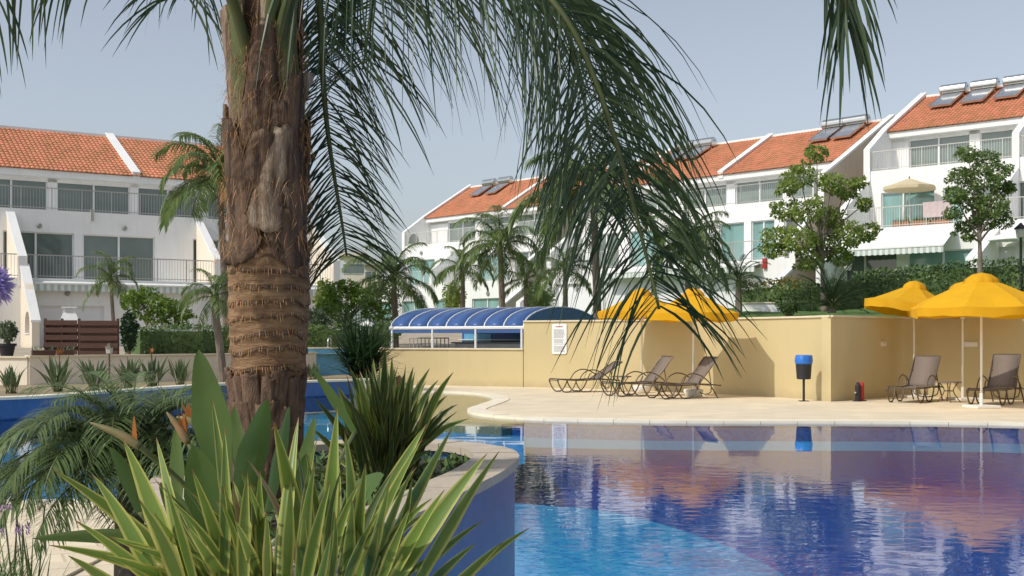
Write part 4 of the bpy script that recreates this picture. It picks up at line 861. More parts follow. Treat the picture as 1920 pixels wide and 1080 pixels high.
# ------------------------------------------------------------------ left garden things
X0, X1, D = P(78, 600, 31.4).x, P(228, 600, 31.9).x, 31.6; wid = X1-X0
root = empty('wooden_screen', ((X0+X1)/2, D, .93), R(4), 'dark brown slatted wooden screen on the garden wall at left', 'screen')
for k, x in enumerate((-wid/2+.03, -wid/2+.45, -wid/2+.88, wid/2-.03)): m = MB(); m.box(x-.03, x+.03, .015, .07, 0, .99); m.build('post', WOOD, root)
pk = [MB().box(0, .84, -.012, .012, 0, .125).mesh('plank', WOOD), MB().box(0, wid-.9, -.012, .012, 0, .125).mesh('plank', WOOD)]
for j in range(5): o = link('plank', pk[0], root, (-wid/2, 0, .06+j*.19))
for j in range(5): link('plank', pk[1], root, (-wid/2+.88, -.012, .03+j*.195))
for j in range(4): link('plank', pk[1], root, (-wid/2+.885, .03, .13+j*.195)); link('plank', pk[0], root, (-wid/2, .085, .155+j*.19))
p = V((P(130, 600, 33).x, 33, .95)); root = empty('garden_barbecue', p, R(20), 'white masonry barbecue chimney showing above the wooden screen', 'barbecue')
m = MB(); m.box(-.42, .42, -.3, .3, 0, .85); m.build('body', WHITE, root)
m = MB(); m.add([(-.27, -.27, .851), (.27, -.27, .851), (.27, .27, .851), (-.27, .27, .851), (-.16, -.16, 1.15), (.16, -.16, 1.15), (.16, .16, 1.15), (-.16, .16, 1.15)], [(0, 1, 5, 4), (1, 2, 6, 5), (2, 3, 7, 6), (3, 0, 4, 7)]); m.build('hood', WHITE, root)
for x in (-.13, .13):
    for y in (-.13, .13): m = MB(); m.box(x-.03, x+.03, y-.03, y+.03, 1.15, 1.27); m.build('cap_pier', WHITE, root)
m = MB(); m.box(-.155, .155, -.155, .155, 1.15, 1.152); m.build('flue', BLACK, root); m = MB(); m.box(-.2, .2, -.2, .2, 1.27, 1.31); m.build('cap', WHITE, root)
for k, (xa, xb) in enumerate(((57, 98), (104, 134))):
    d = 29.35+k*.45; a = P(xa, 670, d); b_ = P(xb, 670, d); root = empty('planter_box', ((a.x+b_.x)/2, d+.12, 1.0), R(30), ('longer brown planter box on the garden wall corner', 'shorter brown planter box on the garden wall')[k], 'planter box'); h_ = (b_.x-a.x)/2
    m = MB(); m.box(-h_, h_, -.09, .09, 0, .12); m.build('box', WOOD, root)
    q = random.Random(k); m = MB()
    for _ in range(26): m.leaflet((q.uniform(-h_, h_)*.9, q.uniform(-.06, .06), .11), (q.uniform(-1, 1), q.uniform(-1, 1), 1.2), q.uniform(.08, .16), .035, .3, 2)
    m.build('leaves', GREYL, root)
def lantern(p, h, label, mt=BLACK, s_=1.0):
    r0 = empty('garden_lamp', p, 0, label, 'lamp'); m = MB(); m.lathe([(.06*s_, 0), (.06*s_, .03), (.025*s_, .06), (.022*s_, h-.2*s_)], 10); m.build('post', mt, r0, smooth=False)
    m = MB(); m.lathe([(.05*s_, h-.2*s_), (.075*s_, h-.19*s_), (.095*s_, h-.05*s_), (.05*s_, h-.05*s_)], 6); m.build('glass', MAT('lamp_glass', (.5, .5, .46), .2), r0)
    m = MB(); m.lathe([(.12*s_, h-.05*s_), (.11*s_, h-.03*s_), (.04*s_, h+.03*s_), (.015*s_, h+.06*s_)], 6); m.build('cap', mt, r0)
lantern(V((P(205, 700, 29.9).x, 29.9, .3)), .93, 'short lamp post before the beige garden wall at left', BRNZ)
lantern(at(1590, 46), 1.75, 'black lantern in front of the dark ground-floor window', BLACK, 1.6)
lantern(at(1914, 42), 2.5, 'black lantern post at the right edge beyond the umbrellas', BLACK, 2.0)
# white garden chairs behind the left hedge
for k, x in enumerate((291, 318, 346)):
    p = at(x, 37.5+.4*k); r0 = empty('garden_chair', p, R(160+15*k), ('leftmost white plastic chair behind the left hedge', 'middle white plastic chair behind the left hedge', 'rightmost white plastic chair behind the left hedge')[k], 'chair', 'white chairs behind the hedge')
    m = MB(); m.box(-.22, .22, -.22, .22, .40, .43); bevel(m.build('seat', FRAME, r0), .01); m = MB(); m.box(-.22, .22, .20, .24, .46, .86); bevel(m.build('backrest', FRAME, r0), .02)
    for sx in (-1, 1):
        for sy in (-1, 1): m = MB(); m.tube([(sx*.2, sy*.2, .41), (sx*.23, sy*.24, 0)], .02, 6); m.build('leg', FRAME, r0)
        m = MB(); m.tube([(sx*.22, -.2, .42), (sx*.24, -.2, .64), (sx*.24, .21, .66)], .02, 6); m.build('armrest', FRAME, r0)
# white pavilion roof glimpsed between the shrubs
p = at(690, 52); r0 = empty('white_pavilion', p, R(20), 'white tent-roofed pavilion glimpsed left of the blue canopy', 'pavilion')
zt = CZ+(HY-600)*52/FP-p.z
m = MB(); m.lathe([(1.25, zt-.75), (1.28, zt-.6), (.5, zt-.25), (.04, zt)], 4); m.build('roof', WHITE, r0)
for sx, sy in ((1, 0), (-1, 0), (0, 1), (0, -1)): m = MB(); m.tube([(sx*1.15, sy*1.15, -.05), (sx*1.15, sy*1.15, max(.2, zt-.7))], .05, 6); m.build('post', FRAME, r0)

# ------------------------------------------------------------------ middle-distance plants
def frond_mesh(name, seed, e0, curl, nl=34, ll=.30, lw=.02, droop=1.1, mats=None, tip=.12):
    """frond of unit length growing along +x, arching over and down; leaflets hang from both sides"""
    q = random.Random(seed); m = MB(); p = V((0, 0, 0)); a = R(e0); pts = [p.copy()]; tn = []
    N = 14
    for i in range(N):
        d = V((math.cos(a), q.uniform(-.03, .03), math.sin(a))); tn.append(d.normalized()); p = p+d/N; pts.append(p.copy()); a -= R(curl)/N*(.5+1.0*i/N)
    tn.append(tn[-1]); m.m = 1; m.tube(pts, [.011*(1-.8*i/N) for i in range(N+1)], 4); m.m = 0
    for k in range(nl):
        t = tip+(1-tip)*(k+.5)/nl; f = t*N; i = min(N-1, int(f)); c = pts[i].lerp(pts[i+1], f-i); d = tn[i]
        L = ll*math.sin(math.pi*(.12+.80*t))**.6*q.uniform(.8, 1.1)
        for s_ in (-1, 1):
            sd = V((0, s_, 0)); dr = sd*q.uniform(.7, 1.0)+d*(.45+.5*t)+V((0, 0, q.uniform(-.1, .35)))
            m.leaflet(c, dr, L, lw, droop*q.uniform(.7, 1.3), 3)
    return m.mesh(name, mats or [QUEEN, RACH])
def frondset(name, specs, mats, **kw): return [frond_mesh(name, 100+i*7+len(name), e, c, mats=mats, **kw) for i, (e, c) in enumerate(specs)]
QF = frondset('frond', [(78, 95), (62, 120), (45, 130), (25, 120), (5, 95), (-20, 70)], [QUEEN, RACH], droop=1.9, ll=.34, nl=54, lw=.024)
PF = frondset('frond', [(80, 70), (60, 100), (42, 110), (22, 95), (0, 70)], [DPALM, RACH], nl=60, ll=.24, lw=.015, droop=.7)
CF = frondset('frond', [(75, 40), (58, 55), (40, 55), (22, 45), (8, 35)], [DPALM, RACH], nl=44, ll=.17, lw=.012, droop=.25)
DF = frondset('frond', [(-35, 40), (-55, 30)], [DEADF, DEADF], droop=1.5, nl=22)
def palm(x, yc, d, flen, n, label, fs=QF, base=None, tr=.11, lean=0, name='palm_tree', wide=1.0, dead=0, group='small palms in the gardens'):
    b = at(x+lean, d) if base is None else base; c = P(x, yc, d); seed = int(x*3+yc); q = random.Random(seed)
    r0 = empty(name, b, 0, label, 'palm tree', group); t = c-b
    m = MB(); path = crom([V((0, 0, -.1)), V((t.x*.25, 0, t.z*.35)), V((t.x*.7, 0, t.z*.75)), t], 4); k = len(path)
    m.tube(path, [tr*(1.15-.35*i/(k-1))*(1+.05*(i % 2)) for i in range(k)], 9); m.build('trunk', BARK, r0, smooth=False)
    m = MB(); m.tube([t-V((0, 0, .25)), t, t+V((0, 0, .2))], [tr*.8, tr*1.1, tr*.4], 8); m.build('crown_shaft', PETI, r0)
    L = flen*d/FP*1.12; n = int(n*1.3)
    for i in range(n):
        j = min(len(fs)-1, int(len(fs)*((i+.5)/n)**.85)); az = i*2.399+q.uniform(-.3, .3)
        link('frond', fs[j], r0, t+V((0, 0, .08-.02*j)), (q.uniform(-.12, .12), q.uniform(-.14, .14), az), L*q.uniform(.85, 1.12))
    for i in range(dead): link('dead_frond', DF[i % 2], r0, t-V((0, 0, .1)), (0, 0, i*2.1), L*.6)
    return r0
palm(412, 330, 42, 125, 17, 'drooping palm before the left roof, beside the big trunk', lean=12)
palm(207, 522, 40, 62, 11, 'small slender palm above the wooden screen', lean=8, tr=.06)
palm(403, 556, 31.5, 72, 13, 'small grey-trunked palm left of the big trunk at the garden wall', lean=14, tr=.1, base=V((P(418, 700, 31.3).x, 31.3, .3)))
palm(738, 524, 46, 92, 16, 'arching green palm at the left end of the blue canopy', lean=4)
palm(868, 505, 60, 62, 13, 'thin palm above the blue canopy, left of the bushiest one')
palm(938, 462, 57, 88, 20, 'bushiest palm above the middle of the blue canopy', lean=4, tr=.14)
palm(986, 525, 61, 62, 11, 'low palm right of the bushiest palm above the blue canopy')
palm(1060, 505, 52, 68, 12, 'small palm above the right end of the blue canopy')
palm(1112, 352, 48, 150, 18, 'tall palm with a pale trunk behind the hanging fronds', lean=9, tr=.15)
palm(1290, 460, 47, 95, 22, 'dense green palm behind the pair of yellow umbrellas')
palm(1385, 530, 40, 62, 16, 'dark feathery palm right of the pair of yellow umbrellas', fs=PF, tr=.1)
palm(655, 610, 41, 62, 15, 'shaggy palm with orange dead fronds behind the spiky bush', fs=PF, tr=.14, dead=6)
b0 = at(1560, 36); c0 = P(1560, 580, 36)
palm(1560, 574, 36, 78, 34, 'spreading cycad rosette on the lawn above the wall corner', fs=CF, tr=.12, name='cycad')

def leaves(m, c, r, n, size, q, flat=.75, aspect=.5, shell=.55):
    for _ in range(n):
        while True:
            d = V((q.uniform(-1, 1), q.uniform(-1, 1), q.uniform(-1, 1)))
            if .05 < d.length <= 1: break
        d = d.normalized()*(shell+(1-shell)*q.random()**.6)*q.uniform(.75, 1.08)
        p = c+V((d.x*r.x, d.y*r.y, d.z*r.z)) if isinstance(r, Vector) else c+V((d.x*r, d.y*r, d.z*r*flat))
        a = (d+V((q.uniform(-1, 1), q.uniform(-1, 1), q.uniform(-1.2, .6)))).normalized(); b_ = a.cross(V((q.uniform(-1, 1), q.uniform(-1, 1), q.uniform(-1, 1)))).normalized(); s_ = size*q.uniform(.6, 1.3)
        m.add([p-a*s_*.5, p+b_*s_*aspect*.5+a*s_*.05, p+a*s_*.5, p-b_*s_*aspect*.5+a*s_*.05], [(0, 1, 2, 3)])
def tree(base_px, d, clumps, mat, label, trunk_r=.12, split=.45, lsize=.16, per=150, name='tree', rot=0, group=None, cat='tree', seed=1):
    """clumps: (px, py, radius px, depth offset m)"""
    b = at(base_px, d); q = random.Random(seed); r0 = empty(name, b, 0, label, cat, group)
    cl = [(P(x, y, d+o)-b, r*d/FP) for x, y, r, o in clumps]; top = sum((c for c, _ in cl), V())/len(cl); fork = V((top.x*.5, top.y*.5, top.z*split))
    m = MB(); path = crom([V((0, 0, -.1)), V((fork.x*.3, fork.y*.3, fork.z*.5)), fork, top], 4); k = len(path); m.tube(path, [trunk_r*(1-.75*i/(k-1)) for i in range(k)], 8); m.build('trunk', BARK, r0, smooth=True)
    for c, r in cl:
        m = MB(); s0 = fork.lerp(top, q.uniform(0, .6)); mid = s0.lerp(c, .5)+V((q.uniform(-.1, .1), q.uniform(-.1, .1), q.uniform(-.15, .05))); m.tube(crom([s0, mid, c], 3), [trunk_r*.38, trunk_r*.33, trunk_r*.28, trunk_r*.22, trunk_r*.18, trunk_r*.12, trunk_r*.06], 5); m.build('limb', BARK, r0)
    m = MB()
    for c, r in cl: 
        leaves(m, c, r, int(per*1.5*(r/.5)**1.6)+25, lsize, q)
        for _ in range(5):
            o_ = V((q.uniform(-1, 1), q.uniform(-1, 1), q.uniform(-.7, .7)))*r*.95; leaves(m, c+o_, r*.38, int(per*(r/.5)**1.6*.12)+6, lsize, q)
    o = m.build('crown', mat, r0); return r0
tree(1545, 43, [(1532, 288, 24, 0), (1500, 330, 34, .3), (1478, 350, 22, -.3), (1560, 345, 30, -.2), (1585, 355, 26, .3), (1608, 345, 16, 0), (1470, 395, 26, .2), (1515, 395, 34, -.5), (1555, 410, 32, .4), (1620, 383, 18, 0), (1455, 448, 34, .2), (1500, 450, 36, -.4), (1545, 460, 34, .4), (1590, 440, 34, -.2), (1625, 435, 24, .2), (1520, 490, 26, 0), (1575, 480, 28, .3), (1448, 470, 20, 0)],
     TREEL, 'leafy tree with open green clumps left of the right building', .13, .42, .15, 210, seed=4)
tree(1838, 42, [(1815, 290, 22, 0), (1850, 300, 28, .2), (1870, 325, 24, -.2), (1800, 330, 24, .2), (1835, 335, 34, 0), (1880, 355, 24, .2), (1790, 365, 24, -.2), (1820, 375, 32, .3), (1860, 385, 34, -.3), (1890, 350, 14, 0), (1785, 400, 18, 0), (1808, 425, 20, .2), (1845, 415, 28, .2), (1880, 415, 22, 0), (1815, 445, 12, 0)],
     TREED, 'darker rounded tree on a straight trunk behind the biggest umbrella', .13, .55, .13, 240, seed=9)
tree(275, 37, [(250, 560, 26, 0), (275, 555, 30, .2), (300, 572, 26, -.2), (262, 585, 24, .3), (290, 595, 22, 0)], LIME, 'bright green shrubby tree right of the wooden screen', .05, .5, .13, 170, seed=3)
tree(322, 38, [(315, 575, 22, 0), (335, 585, 24, .2), (325, 600, 22, -.2), (348, 590, 16, 0)], LIME, 'smaller yellow-green tree beside the bright shrubby one', .05, .5, .12, 170, seed=5)
tree(640, 44, [(625, 545, 26, 0), (650, 560, 30, .2), (680, 560, 26, -.2), (612, 575, 24, .2), (640, 590, 28, -.2), (700, 585, 24, .2), (650, 535, 18, 0)], LIME, 'yellow-green tree right of the big trunk', .07, .5, .15, 170, seed=6)
tree(720, 48, [(705, 540, 22, 0), (725, 560, 24, .2), (695, 575, 22, 0), (730, 590, 20, .1)], TREED, 'dark green tree at the left end of the blue canopy', .07, .5, .14, 170, seed=16)
def bush(x, y, d, rx, ry, mat, label, lsize=.09, n=900, name='shrub', group=None, seed=2, core=True):
    c = P(x, y, d); q = random.Random(seed); k = d/FP; r0 = empty(name, (c.x, c.y, c.z-ry*k), 0, label, 'shrub', group); r = V((rx*k, rx*k, ry*k))
    m = MB(); leaves(m, V((0, 0, ry*k)), r, n, lsize, q, shell=.7, aspect=.6)
    for _ in range(9): a = q.uniform(0, 6.28); e = q.uniform(-.2, 1.2); leaves(m, V((r.x*.85*math.cos(a)*math.cos(e), r.y*.85*math.sin(a)*math.cos(e), ry*k+r.z*.85*math.sin(e))), r.x*.3, n//25, lsize, q)
    m.build('foliage', mat, r0)
    m = MB(); 
    for j in range(5): a = j*1.26; m.tube([V((0, 0, -.15)), V((r.x*.3*math.cos(a), r.x*.3*math.sin(a), ry*k*.6)), V((r.x*.7*math.cos(a), r.x*.7*math.sin(a), ry*k*1.3))], [.03, .02, .006], 5)
    m.build('stems', BARK, r0, kind='stuff')
    m = MB(); m.lathe([(r.x*.35, ry*k*.2), (r.x*.62, ry*k*.6), (r.x*.66, ry*k*1.0), (r.x*.5, ry*k*1.4), (r.x*.1, ry*k*1.65)], 10); m.build('inner_foliage', mat, r0)
bush(1477, 567, 37, 23, 26, HEDGE, 'clipped round shrub on the lawn left of the cycad', .07, 1500)
bush(242, 622, 33.5, 17, 42, DPALM, 'dark upright shrub at the right end of the wooden screen', .09, 900, seed=3)
bush(15, 622, 31, 17, 22, GREYL, 'pale leafy shrub in the pot at the left edge', .08, 500, seed=4, name='potted_shrub')
bush(590, 610, 42, 30, 34, GREYL, 'grey-green shrub just right of the big trunk', .12, 900, seed=5)
bush(720, 625, 43, 30, 22, TREED, 'low green shrub in front of the white pavilion', .12, 800, seed=6)
bush(610, 560, 47, 22, 40, TREEL, 'tall light shrub behind the yellow-green tree', .13, 700, seed=7)
bush(1010, 560, 64, 30, 30, TREED, 'shrub at the foot of the distant beige side wall', .16, 600, seed=8)
bush(850, 560, 66, 24, 34, TREEL, 'light shrub at the foot of the distant building, behind the canopy', .16, 600, seed=9)
p = V((P(13, 668, 31).x, 31, .93)); r0 = empty('flower_pot', p, 0, 'dark pot under the pale shrub at the left edge', 'pot'); m = MB(); m.lathe([(.14, 0), (.2, .28), (.22, .3), (.2, .34), (.1, .33)], 16); m.build('pot_body', BLACK, r0); m = MB(); m.lathe([(.215, .285), (.235, .29), (.235, .345), (.215, .35)], 16); m.build('rim', BLACK, r0)
def hedge(pts, h, wd, mat, label, lsize=.1, dens=420, seed=1, base=None):
    """clipped hedge along a ground line"""
    q = random.Random(seed); pts = [V(p) for p in pts]; o0 = V(pts[len(pts)//2]); r0 = empty('hedge', o0, 0, label, 'hedge'); m = MB(); cm = MB()
    path = resample(pts, .5)
    for a, b_ in zip(path, path[1:]):
        L = (b_-a).length; t = (b_-a).normalized(); nn = V((t.y, -t.x, 0)); hh = h*q.uniform(.93, 1.06)
        for _ in range(int(dens*L)):
            u = q.random(); f = q.random(); 
            if f < .55: w_, z = wd*.5*q.uniform(.85, 1.1), hh*q.random()
            elif f < .62: w_, z = -wd*.5*q.uniform(.85, 1.1), hh*q.random()
            else: w_, z = wd*.5*q.uniform(-1, 1), hh*q.uniform(.9, 1.1)
            leaves(m, a.lerp(b_, u)-o0+nn*w_+V((0, 0, z)), .05, 1, lsize, q, aspect=.6)
        k = wd*.42; A, B = a-o0, b_-o0
        cm.add([A+nn*k, B+nn*k, B-nn*k, A-nn*k, A+nn*k+V((0, 0, h*.86)), B+nn*k+V((0, 0, h*.86)), B-nn*k+V((0, 0, h*.86)), A-nn*k+V((0, 0, h*.86))], [(0, 1, 5, 4), (1, 2, 6, 5), (2, 3, 7, 6), (3, 0, 4, 7), (4, 5, 6, 7)])
    m.build('foliage', mat, r0); cm.build('inner_foliage', mat, r0)
def gl(*a): return [at(x, d) for x, d in a]
hedge(gl((1395, 46), (1500, 45), (1640, 44.5), (1790, 43.5), (1960, 42)), 1.0, .9, HEDGE, 'long dark green hedge across the lawn below the right building', .12, 300)
hedge(gl((1388, 49), (1505, 47.5)), 1.35, .8, GOLDH, 'golden-topped hedge behind the dark feathery palm', .12, 330, seed=2)
hedge(gl((1600, 47.5), (1760, 46.5), (1960, 45)), 1.25, .8, HEDGE, 'taller hedge in front of the right building windows', .14, 300, seed=5)
hedge(gl((252, 34.5), (330, 35.5), (430, 36.5), (560, 38.5)), .75, .7, HEDGE, 'low green hedge behind the left garden wall', .1, 330, seed=3)
hedge(gl((560, 40.5), (650, 40.8), (730, 41)), .8, .8, TREED, 'loose hedge above the pale blue pool side', .12, 280, seed=4)
# low white retaining wall on the lawn
wallrun('garden_wall', [at(1392, 41.5)*1, at(1466, 41)*1], .3, 1.9, CZ+(HY-566)*41/FP, WHITE, YCAP, 'low white garden wall on the lawn left of the round shrub')

# clumps of bird-of-paradise behind the blue wall
def blade_mesh(name, mats, q, L, wd, bend, fold=.25, pet=.45, n=7):
    m = MB(); m.m = 1 if len(mats) > 1 else 0; m.tube([(0, 0, 0), (bend*.1, 0, L*pet*.6), (bend*.25, 0, L*pet)], [.012*L+.003, .009*L+.002, .006*L+.002], 5); m.m = 0
    vs = []
    for i in range(n+1):
        t = i/n; w_ = wd*math.sin(math.pi*min(1, .06+.94*t)**.75)*.5+.001; x = bend*(.25+.75*t*t); z = L*(pet+(1-pet)*t)
        vs += [(x+w_*fold, -w_, z), (x-.0, 0, z), (x+w_*fold, w_, z)]
    m.add(vs, [(3*i+j, 3*i+j+1, 3*i+4+j, 3*i+3+j) for i in range(n) for j in (0, 1)]); return m.mesh(name, mats, smooth=True)
qq = random.Random(8); SB = [blade_mesh('leaf', [STREL, PETI], qq, 1, .105, b_, pet=.3) for b_ in (.05, .22, .4, .62)]
for k, (x, d, h_, lb) in enumerate(((22, 24.6, .52, 'spiky clump at the left edge behind the blue wall'), (108, 25.4, .66, 'second spiky clump from the left behind the blue wall'), (176, 26.0, .62, 'spiky clump left of the short lamp post'), (240, 26.6, .64, 'spiky clump right of the short lamp post'), (287, 27.2, .66, 'spiky clump with an orange flower behind the blue wall'), (338, 28.2, .58, 'rightmost spiky clump behind the blue wall'), (585, 31.8, .42, 'small tuft right of the big trunk behind the blue wall'))):
    r0 = empty('bird_of_paradise_plant', ((x-CX)*d/FP, d, .3), k, lb, 'plant', 'spiky clumps behind the blue wall'); q = random.Random(20+k)
    for i in range(32): link('leaf', SB[q.randrange(4)], r0, (q.uniform(-.1, .1), q.uniform(-.08, .08), 0), (q.uniform(-.25, .25), q.uniform(-.1, .35), i*2.4+q.uniform(-.3, .3)), h_*q.uniform(.75, 1.25))
    if k in (1, 4):
        m = MB(); m.tube([(0, 0, 0), (.03, 0, h_*.7), (.05, 0, h_*1.15)], .012, 6); m.build('flower_stem', PETI, r0)
        for j in range(5): m = MB(); a = -.7+j*.35; m.leaflet((.05, 0, h_*1.15), (math.sin(a), -.2, math.cos(a)), .16, .05, .1, 3); m.build('petal', ORANGE, r0)
def spiky(x, d, z0, hpx, n, mat, label, name, seed, spread=1.2, lw=.035):
    q = random.Random(seed); b = V(((x-CX)*d/FP, d, z0)); r0 = empty(name, b, 0, label, 'plant'); m = MB(); L0 = hpx*d/FP
    for i in range(n):
        a = q.uniform(0, 6.28); e = q.uniform(.0, 1.35)**1.0; hh = q.uniform(.0, .35)*L0; st = V((q.uniform(-.3, .3), q.uniform(-.3, .3), hh))
        m.leaflet(st, V((math.cos(a)*math.cos(e)*spread, math.sin(a)*math.cos(e)*spread, math.sin(e)+.15)), L0*q.uniform(.55, .95), lw, q.uniform(.2, .8), 4)
    m.build('leaves', mat, r0, kind='stuff')
    m = MB()
    for i in range(6): a = i*1.05; m.tube([(0, 0, -.05), (.12*math.cos(a), .12*math.sin(a), L0*.2), (.3*math.cos(a), .3*math.sin(a), L0*.4)], [.05, .04, .03], 6)
    m.build('stems', BARK, r0, kind='stuff')
spiky(680, 33.2, .3, 118, 700, DPALM, 'big dark spiky yucca bush at the end of the blue wall', 'yucca_bush', 3, spread=1.25, lw=.06)

# ------------------------------------------------------------------ the big palm in the planter
PD = 5.7; PX = (500-CX)*PD/FP; PB = V((PX, PD, SZ)); KP = FP/PD
def pz(y): return CZ+(HY-y)/KP-SZ                      # photo row at the trunk -> height above its base
root = empty('queen_palm', PB, 0, 'big foreground palm with ringed trunk, shaggy leaf bases and drooping fronds', 'palm tree')
q = random.Random(42)
prof = []
def rad_at(z):
    pts = [(-.1, .155), (0, .150), (pz(800), .148), (pz(700), .152), (pz(690), .166), (pz(600), .182), (pz(520), .184), (pz(478), .178), (pz(470), .16), (pz(250), .143), (pz(0), .108), (pz(-120), .10)]
    for (a, ra), (b_, rb) in zip(pts, pts[1:]):
        if a <= z <= b_: return ra+(rb-ra)*(z-a)/(b_-a)
    return pts[-1][1]
rings = [pz(y) for y in (690, 655, 628, 596, 568, 540, 512, 486)]
z = -.1
while z < pz(-120):
    r_ = rad_at(z)
    for k in rings:
        dz = z-k
        if 0 <= dz < .008: r_ += .006
        elif .008 <= dz < .04: r_ += .006*(1-(dz-.008)/.032)
        elif -.008 < dz < 0: r_ -= .006
    prof.append((r_, z)); z += .0065
cx0 = lambda z: (math.sin(z*1.3)*.012, 0)
m = MB(); N = 64; vs = []
for r_, z in prof:
    for j in range(N):
        a = 2*math.pi*j/N; lowm = 1 if z < pz(692) else 0
        nz = mnoise.noise(V((math.cos(a)*3, math.sin(a)*3, z*9)))*.006+mnoise.noise(V((math.cos(a)*11, math.sin(a)*11, z*26)))*.004
        nz += lowm*(mnoise.noise(V((math.cos(a)*8, math.sin(a)*8, z*5)))*.014)
        zz = z+mnoise.noise(V((math.cos(a)*1.6, math.sin(a)*1.6, z*2)))*.034
        vs.append(((r_+nz)*math.cos(a)+cx0(z)[0], (r_+nz)*math.sin(a), zz))
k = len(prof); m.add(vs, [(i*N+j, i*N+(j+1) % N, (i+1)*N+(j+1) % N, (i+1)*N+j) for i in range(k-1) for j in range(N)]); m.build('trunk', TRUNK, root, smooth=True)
# leaf bases: curved sheaths that hug the trunk and narrow upwards to a stub or a stalk
def boot(az, z0, z1, wid, flare, mat, lean=0, seed=0, off=.0, tipw=.22, name='leaf_base'):
    qb = random.Random(seed); m = MB(); n, c = 16, 12; vs = []
    for i in range(n+1):
        t = i/n; z = z0+(z1-z0)*t; half = wid*((1-t)**.8*(1-tipw)+tipw)*(.75+.25*math.sin(min(1, t*5)*math.pi/2)); rr_ = rad_at(max(0, z))+.012+off+flare*t**2.2
        for j in range(c+1):
            s_ = (j/c-.5)*2; a = az+lean*t+half*s_; bul = (1-s_*s_)*.022*(.4+t)
            n1 = mnoise.noise(V((a*6+seed, z*7, seed)))*.010+mnoise.noise(V((a*22, z*9, seed*3.1)))*.005; zz = z+abs(s_)**2*(.05 if i < 3 else 0)*(1-t)+mnoise.noise(V((a*7, seed, 1.7)))*.025*(1 if i in (0, n) else .3)
            vs.append((math.cos(a)*(rr_+bul+n1), math.sin(a)*(rr_+bul+n1), zz))
    w_ = c+1; m.add(vs, [(i*w_+j, i*w_+j+1, (i+1)*w_+j+1, (i+1)*w_+j) for i in range(n) for j in range(c)])
    o = m.build(name, mat, root, smooth=True); md = o.modifiers.new('thick', 'SOLIDIFY'); md.thickness = .018; md.offset = -1
    if name == 'leaf_base':                            # pale fibrous rims along both edges
        for j in (0, c):
            e_ = MB(); pth = [V(vs[i*w_+j])*1.0 for i in range(1, n+1)]; pth = [V((p.x*1.02, p.y*1.02, p.z)) for p in pth]
            e_.tube(pth, [.0035+.005*abs(mnoise.noise(V((p.z*14, seed, j)))) for p in pth], 5); e_.build('sheath_rim', FIBRE2, root, smooth=True)
    return o
CAMA = -math.pi/2-.2*-1                                # side of the trunk that faces the camera
F0 = math.atan2(-PB.y, -PB.x)
for k, (da_, ya, yb, wid, fl, mt, lean, tw) in enumerate([
        (-.95, 500, 235, .95, .035, BOOTD, -.25, .30), (.85, 505, 200, .9, .03, BOOTD, -.5, .25), (.1, 440, 250, .8, .03, BOOT, .35, .35), (.55, 395, 150, .8, .04, BOOTD, .2, .3),
        (-.55, 420, 260, .75, .035, BOOTD, .5, .4), (-1.1, 310, -130, .62, .10, BOOTG, -.05, .36), (.7, 315, -130, .6, .03, BOOTG, .12, .36), (-.2, 300, 60, .75, .012, BOOTD, .15, .4), (.2, 215, -100, .6, .02, BOOT, -.1, .45), (1.25, 250, 140, .4, .05, BOOT, .1, .5),
        (1.9, 480, 220, 1, .04, BOOTD, .2, .3), (2.8, 470, 180, 1, .04, BOOT, -.2, .3), (-2.2, 460, 200, 1, .04, BOOTD, .2, .3), (-1.6, 330, 20, .8, .06, BOOT, 0, .3), (2.3, 300, -20, .9, .06, BOOTD, 0, .3), (-2.9, 280, 0, .8, .06, BOOT, 0, .3)]):
    boot(F0+da_, pz(ya), pz(yb), wid, fl, mt, lean, 50+k, off=.005*(k % 4)-.004, tipw=tw)
# rough plates on the foot of the trunk
for k in range(26):
    row = k//9; a = F0-1.7+(k % 9)*.42+row*.2+q.uniform(-.06, .06); y1 = (702, 752, 800)[row]+q.uniform(-7, 9); boot(a, pz(y1+q.uniform(80, 110)), pz(y1), q.uniform(.26, .34), .002, BOOTL, q.uniform(-.08, .08), 90+k, off=-.010+.0045*row*-1, tipw=.9, name='bark_plate')
# loose fibres along the sheath edges
m = MB()
for i in range(1500):
    a = F0+q.uniform(-1.9, 1.9); y = q.choice((470, 430, 372, 345, 270, 255, 240, 180, 120, 60))+q.gauss(0, 14); z = pz(y); rr_ = rad_at(max(0, z))+.03+q.uniform(0, .025)
    b_ = V((math.cos(a)*rr_, math.sin(a)*rr_, z)); tang = V((-math.sin(a), math.cos(a), 0)); d = tang*q.uniform(-1, 1)+V((0, 0, q.uniform(-.9, .6)))+V((math.cos(a), math.sin(a), 0))*q.uniform(.0, .45)
    m.leaflet(b_, d, q.uniform(.03, .11), .0032, q.uniform(-.2, 1.6), 3)
m.build('fibres', FIBRE, root, kind='stuff')
